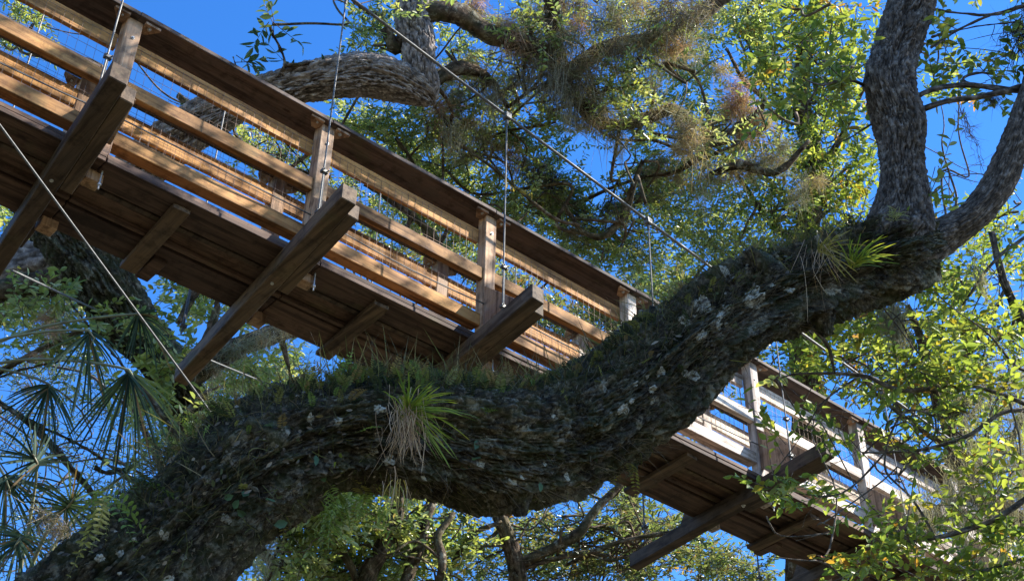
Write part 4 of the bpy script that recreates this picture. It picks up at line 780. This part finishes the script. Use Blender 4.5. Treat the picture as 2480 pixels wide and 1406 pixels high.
# surface points on the big limb
mc = catmull(mainp, .02); mr = mc[:, 3]; mcc = mc[:, :3]; mt, mU, mW = frames(mcc); MPX = pix(mcc)
def surf(n, x0, x1, up=0.0, tocam=0.0, spread=1.0):
    """points on the limb between two pixel columns, pushed towards its top or its camera side"""
    idx = np.where((MPX[0] > x0) & (MPX[0] < x1))[0]; i = RG.choice(idx, n)
    d = RG.normal(size=(n, 3)) * spread + np.array([0, 0, 1.0]) * up + unit(CAM - mcc[i]) * tocam
    d = d - mt[i] * np.sum(d * mt[i], 1)[:, None]; d = unit(d)
    return mcc[i] + d * mr[i][:, None] * 1.0, d, mt[i]
# loose bark flakes and dead fern scraps all over the limb
q, nn, tt = surf(1300, -200, 2250, .1, .5); n = len(q)
cc = np.array([(0.10, 0.085, 0.065), (0.19, 0.17, 0.14), (0.055, 0.045, 0.035), (0.05, 0.06, 0.025)])[RG.choice(4, n, p=[.35, .22, .28, .15])] * RG.uniform(.6, 1.3, (n, 1))
v = leaf_arrays(q + nn * RG.uniform(-.02, .02, (n, 1)), tt * RG.choice([-1, 1], (n, 1)) * 1.2 + nn * RG.uniform(0, .7, (n, 1)) + RG.normal(size=(n, 3)) * .45, nn + RG.normal(size=(n, 3)) * .3, RG.uniform(.015, .055, n), RG.uniform(.008, .022, n), cc * 1.3)
fl = link('bark_flakes', npmesh('bark_flakes', v[0] - np.array(oak1.location), v[1], v[2]), M_tuft, oak1); fl['kind'] = 'stuff'
# moss hair and rootlets
parts = []
q, nn, tt = surf(3200, 480, 2120, 2.0, .25, .6); n = len(q)
parts.append(ribbon_arrays(q - nn * .01, nn + np.array([0, 0, .3]) + RG.normal(size=(n, 3)) * .6, RG.normal(size=(n, 3)) * .7, RG.uniform(.04, .16, n), np.full(n, .006), np.array([(0.17, 0.165, 0.06), (0.09, 0.08, 0.045), (0.22, 0.17, 0.09)])[RG.choice(3, n, p=[.45, .3, .25])] * RG.uniform(.6, 1.3, (n, 1)), 4))
q, nn, tt = surf(9000, 300, 2150, 1.1, .3); n = len(q)
parts.append(ribbon_arrays(q - nn * .01, nn + RG.normal(size=(n, 3)) * .7, RG.normal(size=(n, 3)) * .5, RG.uniform(.02, .09, n), np.full(n, .0045), np.array([(0.10, 0.11, 0.035), (0.05, 0.045, 0.03), (0.13, 0.10, 0.06)])[RG.choice(3, n, p=[.45, .35, .2])] * RG.uniform(.6, 1.3, (n, 1)), 3))
q, nn, tt = surf(2600, 900, 2150, -.3, .8); n = len(q)
parts.append(ribbon_arrays(q, nn * .5 + tt + RG.normal(size=(n, 3)) * .5, RG.normal(size=(n, 3)) * .4, RG.uniform(.04, .16, n), np.full(n, .003), np.array([.12, .10, .08]) * RG.uniform(.5, 1.5, (n, 1)), 4, .3))
me = npmesh('moss_mat', *cat_arrays(parts)); props(link('moss_mat', me, M_fern), 'fuzzy dark moss and rootlets matted over the big limb', 'moss', None, 'stuff')
# ferns
def fern_arrays(p, d, L, colr, curl=.5, npair=11):
    """fronds: a rachis with paired leaflets"""
    n = len(p); d = unit(d); s = unit(np.cross(d, [0, 0, 1.0]) + RG.normal(size=(n, 3)) * .4); s = unit(s - d * np.sum(s * d, 1)[:, None]); u = np.cross(s, d)
    t = np.linspace(.12, 1, npair); cen = p[:, None] + d[:, None] * (t[None] * L[:, None])[..., None]; cen[..., 2] -= curl * (t ** 2)[None] * L[:, None]
    bend = RG.normal(size=(n, 3)) * .18; cen += bend[:, None] * ((t ** 2)[None] * L[:, None])[..., None]
    m = n * npair; ll = (L[:, None] * .20 * np.sin(np.pi * (t * .82 + .16))[None]).reshape(m) ; out = []
    for sg in (-1, 1):
        ld = (s[:, None] * sg + d[:, None] * .35 + u[:, None] * 0 + RG.normal(size=(n, npair, 3)) * .12).reshape(m, 3)
        out.append(leaf_arrays(cen.reshape(m, 3), ld, np.repeat(u, npair, 0), ll, ll * .36, np.repeat(colr, npair, 0) * RG.uniform(.85, 1.15, (m, 1))))
    out.append(ribbon_arrays(p, d, np.stack([0 * L, 0 * L, -curl + 0 * L], 1) + bend, L, np.full(n, .0035), colr * .6, 5))
    return cat_arrays(out)
FC = {'green': (0.14, 0.21, 0.05), 'olive': (0.20, 0.20, 0.06), 'brown': (0.25, 0.18, 0.08), 'dark': (0.04, 0.055, 0.025)}
def fern(q, nn, L0, kinds, lab, grp, curl=.3, spread=.6, r=.08, up=0.0):
    n = len(q); o = q.mean(0); c = np.array([FC[k] for k in kinds])[RG.choice(len(kinds), n)] * RG.uniform(.7, 1.35, (n, 1))
    v = fern_arrays(q - nn * .01, nn + np.array([0, 0, up]) + RG.normal(size=(n, 3)) * spread, L0 * RG.uniform(.5, 1.2, n), c, curl)
    props(link('fern_clump', npmesh('fern_clump', v[0] - o, v[1], v[2]), M_fern, None, o), lab, 'fern', grp)
xs = [560, 640, 720, 800, 880, 960, 1040, 1120, 1200, 1290, 1380, 1460, 1540, 1620, 1720, 1820, 1930, 2040]
desc = ['where the limb meets the guy wire', 'left of the first crest', 'on the first crest of the limb', 'just right of the first crest', 'left of the grassy plant, tips curling brown', 'behind the grassy plant with brown curled tips', 'right above the grassy plant', 'in front of the third crossbeam', 'left of the third outrigger end',
        'under the middle of the walkway', 'against the pale lower railing', 'with dark stems against the white boards', 'beneath the fourth post', 'where the hanger cable disappears', 'where the main cable meets the limb', 'above the round lichen spot', 'behind the yellow strap leaves', 'at the base of the upright fork']
for i, x in enumerate(xs):
    q, nn, tt = surf(int((74 if 700 < x < 1500 else 38) * RG.uniform(.35, 1.1)), x - 60, x + 60, 1.6, .5, .6)
    dark = x > 1330
    fern(q, nn, RG.uniform(.12, .18) if x < 1350 else .13, ['olive', 'green', 'brown', 'dark'] if not dark else ['dark', 'dark', 'olive', 'brown'], 'resurrection fern clump ' + desc[i], 'ferns along the top of the mossy limb', .25, .5, up=.5)
def under(x, y, dep, n, L0, kinds, lab):
    q = np.array([P(x + RG.normal() * 22, y + RG.normal() * 8, dep + RG.normal() * .1) for _ in range(n)])
    fern(q, np.tile([0, 0, -.4], (n, 1)) + RG.normal(size=(n, 3)) * .1, L0, kinds, lab, 'ferns hanging under the mossy limb', .5, .5)
under(800, 1195, 7.45, 16, .24, ['green'], 'bright green fern hanging under the limb, left of the grassy plant')
under(900, 1190, 7.55, 14, .24, ['green', 'green', 'olive'], 'long green fern hanging directly under the grassy plant')
under(250, 1195, 6.6, 9, .25, ['olive', 'green'], 'pale fern sprig on the lower left edge of the limb'); under(1540, 1120, 8.0, 7, .15, ['olive', 'dark'], 'small fern sprig under the right hand sag of the limb')
under(345, 1160, 6.8, 7, .2, ['dark', 'green'], 'dark fern sprig over the left shoulder of the limb')
# strap-leaved plants
def strap(x, y, dep, n, L0, wd, dirs, lab, nroot, Lr, cols=((0.20, 0.27, 0.04), (0.30, 0.34, 0.05), (0.12, 0.18, 0.04))):
    o = P(x, y, dep); toc = unit(CAM - o); right = MR[0]; down = MR[1]
    r = thing('grassy_plant', o, lab, 'plant', 'strap leaved plants growing on the limb')
    a = np.radians(RG.uniform(dirs[0], dirs[1], n)); d = right[None] * np.cos(a)[:, None] - down[None] * np.sin(a)[:, None] + toc * RG.uniform(.1, .9, (n, 1))
    c = np.array(cols)[RG.choice(len(cols), n)] * RG.uniform(.8, 1.25, (n, 1))
    v = ribbon_arrays(RG.normal(size=(n, 3)) * .015, d, RG.normal(size=(n, 3)) * .10, L0 * RG.uniform(.45, 1.1, n), np.full(n, wd), c, 7, .38, nrm=toc + RG.normal(size=(n, 3)) * .3)
    link('strap_leaves', npmesh('strap_leaves', *v), M_grass, r)
    if nroot:
        m = nroot; p0 = RG.normal(size=(m, 3)) * .05 + toc * .03; d = down[None] * 1.0 + right[None] * RG.normal(size=(m, 1)) * .28 + toc * .25
        v = ribbon_arrays(p0, d, RG.normal(size=(m, 3)) * .38, Lr * RG.uniform(.35, 1.05, m), np.full(m, .0042), np.array([(.48, .35, .26), (.32, .21, .13), (.58, .46, .34)])[RG.choice(3, m)] * RG.uniform(.6, 1.1, (m, 1)), 7, .25)
        link('dead_leaves', npmesh('dead_leaves', *v), M_grass, r)
strap(985, 1000, 7.16, 85, .33, .0065, (-42, 112), 'big grassy plant with arching green blades and brown dead leaves on the limb', 150, .20)
strap(2068, 640, 8.27, 46, .26, .007, (5, 115), 'bright yellow green grassy plant near the fork of the limb', 0, 0)
strap(1985, 605, 8.27, 26, .24, .006, (-50, 100), 'half dead grassy plant left of the yellow green one', 26, .22, ((0.30, 0.25, 0.06), (0.22, 0.20, 0.05)))
strap(2166, 525, 8.47, 34, .10, .004, (20, 160), 'tiny pale spiky plant at the foot of the upright fork', 0, 0, ((0.33, 0.34, 0.18), (0.25, 0.27, 0.13)))
strap(960, 1170, 7.2, 12, .12, .007, (-140, -40), 'small withered yellow plant at the bottom of the hanging dead leaves', 14, .16, ((0.35, 0.27, 0.07), (0.22, 0.22, 0.05)))
# creeper leaves on the limb
def creeper(x, y, n, sc, lab, col=(0.06, 0.12, 0.07)):
    i = int(np.argmin((MPX[0] - x) ** 2 + 0 * MPX[1])); 
    o = P(x, y, MPX[2][i] - mr[i] * .93); toc = unit(CAM - o); m = n
    q = RG.normal(size=(m, 3)) * [.06, .06, .05] * sc + toc * .02
    v = leaf_arrays(q, RG.normal(size=(m, 3)) * .7 + MR[1] * .3, np.tile(toc, (m, 1)) + RG.normal(size=(m, 3)) * .5, RG.uniform(.05, .10, m) * sc, RG.uniform(.03, .05, m) * sc, np.array(col) * RG.uniform(.7, 1.6, (m, 1)))
    props(link('creeper_plant', npmesh('creeper_plant', *v), M_fern, None, o), lab, 'plant', 'small green leaves growing on the limb')
creeper(768, 1140, 5, .8, 'shiny green leaf cluster on the limb, left of the grassy plant'); creeper(620, 1218, 6, 1.0, 'grey green leaf cluster on the lower left part of the limb'); creeper(1150, 1098, 8, .9, 'blue green leaves just right of the grassy plant')
creeper(1272, 1142, 6, .8, 'pointed blue green leaf on the bottom of the sag'); creeper(832, 1106, 3, .6, 'single bright yellow green leaf near the grassy plant', (.22, .30, .06)); creeper(1430, 1122, 4, .6, 'faint blue green leaves on the right part of the sag'); creeper(1240, 1055, 7, .8, 'dim blue green leaves in the middle of the limb')
# lichen spots
from mathutils.bvhtree import BVHTree
_tm = [c for c in oak1.children if c.name.startswith('trunk')][0].data
_o1 = np.array(oak1.location)
_bvh = BVHTree.FromPolygons([tuple(v.co) for v in _tm.vertices], [tuple(p.vertices) for p in _tm.polygons])
def lichen(x, y, r):
    """a thin crust that follows the relief of the bark"""
    d0 = Vector(unit(P(x, y, 1.0) - CAM)); hit, nor, _, dist = _bvh.ray_cast(Vector(CAM - _o1), d0)
    if hit is None: return
    i = int(np.argmin(np.sum((mcc - _o1 - np.array(hit)) ** 2, 1))); p = np.array(hit); nn_ = p - (mcc[i] - _o1); nn_ = nn_ - mt[i] * np.dot(nn_, mt[i]); nn_ = unit(nn_)
    u = unit(np.cross(nn_, mt[i])); t_ = np.cross(u, nn_); k = 26; th = np.arange(k) / k * 2 * math.pi
    rad = r * (1 + .45 * noise(np.stack([np.cos(th) * 1.8 + x, np.sin(th) * 1.8, th * 0], -1), 3) + .18 * noise(np.stack([np.cos(th) * 6 + x, np.sin(th) * 6, th * 0 + 4], -1), 3)); V = []
    for f_, h_ in ((0, .004), (.3, .004), (.6, .004), (.85, .003), (1.0, -.004)):
        for a_, q_ in zip(th, rad):
            s_ = p + (u * math.cos(a_) + t_ * math.sin(a_) * 1.25) * q_ * f_ + nn_ * .06
            h2, n2, _, _ = _bvh.ray_cast(Vector(s_), Vector(-nn_), .14)
            V.append(tuple((np.array(h2) if h2 is not None else s_ - nn_ * .07) + nn_ * h_))
    Fs = [(a_ * k + j, (a_ + 1) * k + j, (a_ + 1) * k + (j + 1) % k, a_ * k + (j + 1) % k) for a_ in range(4) for j in range(k)]
    me = bpy.data.meshes.new('lichen'); me.from_pydata(V, [], Fs); me.polygons.foreach_set('use_smooth', [True] * len(Fs))
    link('lichen', me, M_lich, oak1)
m_, nt_, out_ = newmat('pale lichen'); tc_ = N(nt_, 'ShaderNodeTexCoord'); n_ = N(nt_, 'ShaderNodeTexNoise', Scale=70.0, Detail=6.0); nt_.links.new(tc_.outputs['Object'], n_.inputs['Vector'])
r_ = ramp(nt_, n_.outputs['Fac'], [(0.35, (0.12, 0.12, 0.10)), (0.62, (0.40, 0.40, 0.34))]); b_ = N(nt_, 'ShaderNodeBsdfPrincipled', Roughness=0.95); nt_.links.new(r_.outputs[0], b_.inputs['Base Color']); nt_.links.new(b_.outputs[0], out_.inputs['Surface']); M_lich = m_
for a in [(1826, 716, .055), (1702, 735, .042), (1700, 812, .03), (1660, 780, .028), (1915, 702, .022), (1757, 660, .018), (2015, 700, .03), (1600, 900, .025), (1660, 905, .022), (1510, 990, .03), (1740, 790, .02), (1870, 690, .016)]: lichen(*a)
for _ in range(70):
    i_ = int(RG.integers(int(len(mr) * .30), len(mr) - 60)); rp_ = mr[i_] / MPX[2][i_] * F
    lichen(MPX[0][i_] + RG.normal() * 10, MPX[1][i_] + RG.uniform(-.55, .8) * rp_, float(RG.uniform(.008, .026)))

# ================================================================== PALMS
def palm(trunk, fronds, lab):
    t = pp(trunk); t = t[t[:, 2] > -.6]; o = thing('cabbage_palm', (t[0][0], t[0][1], 0), lab, 'palm', 'cabbage palms at the lower left')
    link('trunk', tubes_mesh('trunk', [tube(t, 40, .05, .02, .02, (.06, .06), 400)], o.location), M_barkT, o); top = t[-1][:3]; L0 = np.array(o.location)
    for (x, y, dep, ang, R, sp, dr) in fronds:
        hub = P(x, y, dep); R *= .82; toc = unit(CAM - hub); a0 = math.radians(ang); ax = MR[0] * math.cos(a0) - MR[1] * math.sin(a0) + RG.normal(size=3) * .12
        nrm = unit(toc + RG.normal(size=3) * .35); ax = unit(ax - nrm * np.dot(ax, nrm)); sd_ = np.cross(nrm, ax); n = 30
        a = np.radians(np.linspace(-sp, sp, n)); d = ax[None] * np.cos(a)[:, None] + sd_[None] * np.sin(a)[:, None] + nrm[None] * RG.normal(size=(n, 1)) * .22
        Ls = .85 * R * (1 - .25 * np.abs(np.linspace(-1, 1, n))) * RG.uniform(.85, 1.08, n)
        c = np.array([(0.055, 0.10, 0.065), (0.09, 0.15, 0.10), (0.035, 0.07, 0.045)])[RG.choice(3, n)] * RG.uniform(.8, 1.4, (n, 1))
        c[RG.uniform(size=n) < .08] = (.25, .17, .08)
        st = hub + ax[None] * .05 * np.cos(a)[:, None]
        v = ribbon_arrays(st, d, RG.normal(size=(n, 3)) * .06, Ls, np.full(n, .019), c * .58, 6, dr, nrm=nrm + sd_ * RG.choice([-.6, .6], (n, 1)))
        f = link('frond', npmesh('frond', v[0] - L0, v[1], v[2]), M_palm, o)
        mid = (hub + top) / 2 + np.array([0, 0, .25]); w_ = tube(np.array([[*top, .022], [*mid, .016], [*hub, .012], [*(hub + ax * R * .25), .004]]), 6, .15)
        link('petiole', tubes_mesh('petiole', [w_], o.location), M_palmst, f)
m_, nt_, out_ = newmat('palm stalk'); tc_ = N(nt_, 'ShaderNodeTexCoord'); n_ = N(nt_, 'ShaderNodeTexNoise', Scale=9.0, Detail=4.0); nt_.links.new(tc_.outputs['Object'], n_.inputs['Vector'])
r_ = ramp(nt_, n_.outputs['Fac'], [(0.35, (0.12, 0.10, 0.05)), (0.65, (0.20, 0.22, 0.11))]); b_ = N(nt_, 'ShaderNodeBsdfPrincipled', Roughness=0.5); nt_.links.new(r_.outputs[0], b_.inputs['Base Color']); nt_.links.new(b_.outputs[0], out_.inputs['Surface']); M_palmst = m_
palm([(-520, 3600, 12.5, 130), (-500, 2400, 12.6, 120), (-450, 1700, 12.6, 115), (-330, 1150, 12.6, 120), (-260, 960, 12.6, 90)],
     [(215, 800, 12.4, -85, .85, 75, .35), (312, 895, 12.3, -92, 1.15, 65, .45), (120, 930, 13.0, -100, .9, 80, .4), (10, 1150, 12.4, -80, 1.1, 80, .35), (330, 760, 13.2, -60, .6, 80, .5)],
     'tall cabbage palm at the left edge, fan fronds drooping over the blue')
palm([(-100, 3600, 11.6, 130), (-110, 2500, 11.7, 120), (-60, 1900, 11.7, 115), (0, 1560, 11.7, 110), (30, 1480, 11.7, 90)],
     [(165, 1225, 11.5, 60, .75, 150, .2), (300, 1150, 12.4, 20, .8, 130, .2), (50, 1300, 11.8, -110, .8, 110, .3), (240, 1290, 11.6, 10, .5, 100, .3), (90, 1120, 12, 120, .6, 120, .2)],
     'shorter cabbage palm in the lower left corner, one fan frond spread wide')
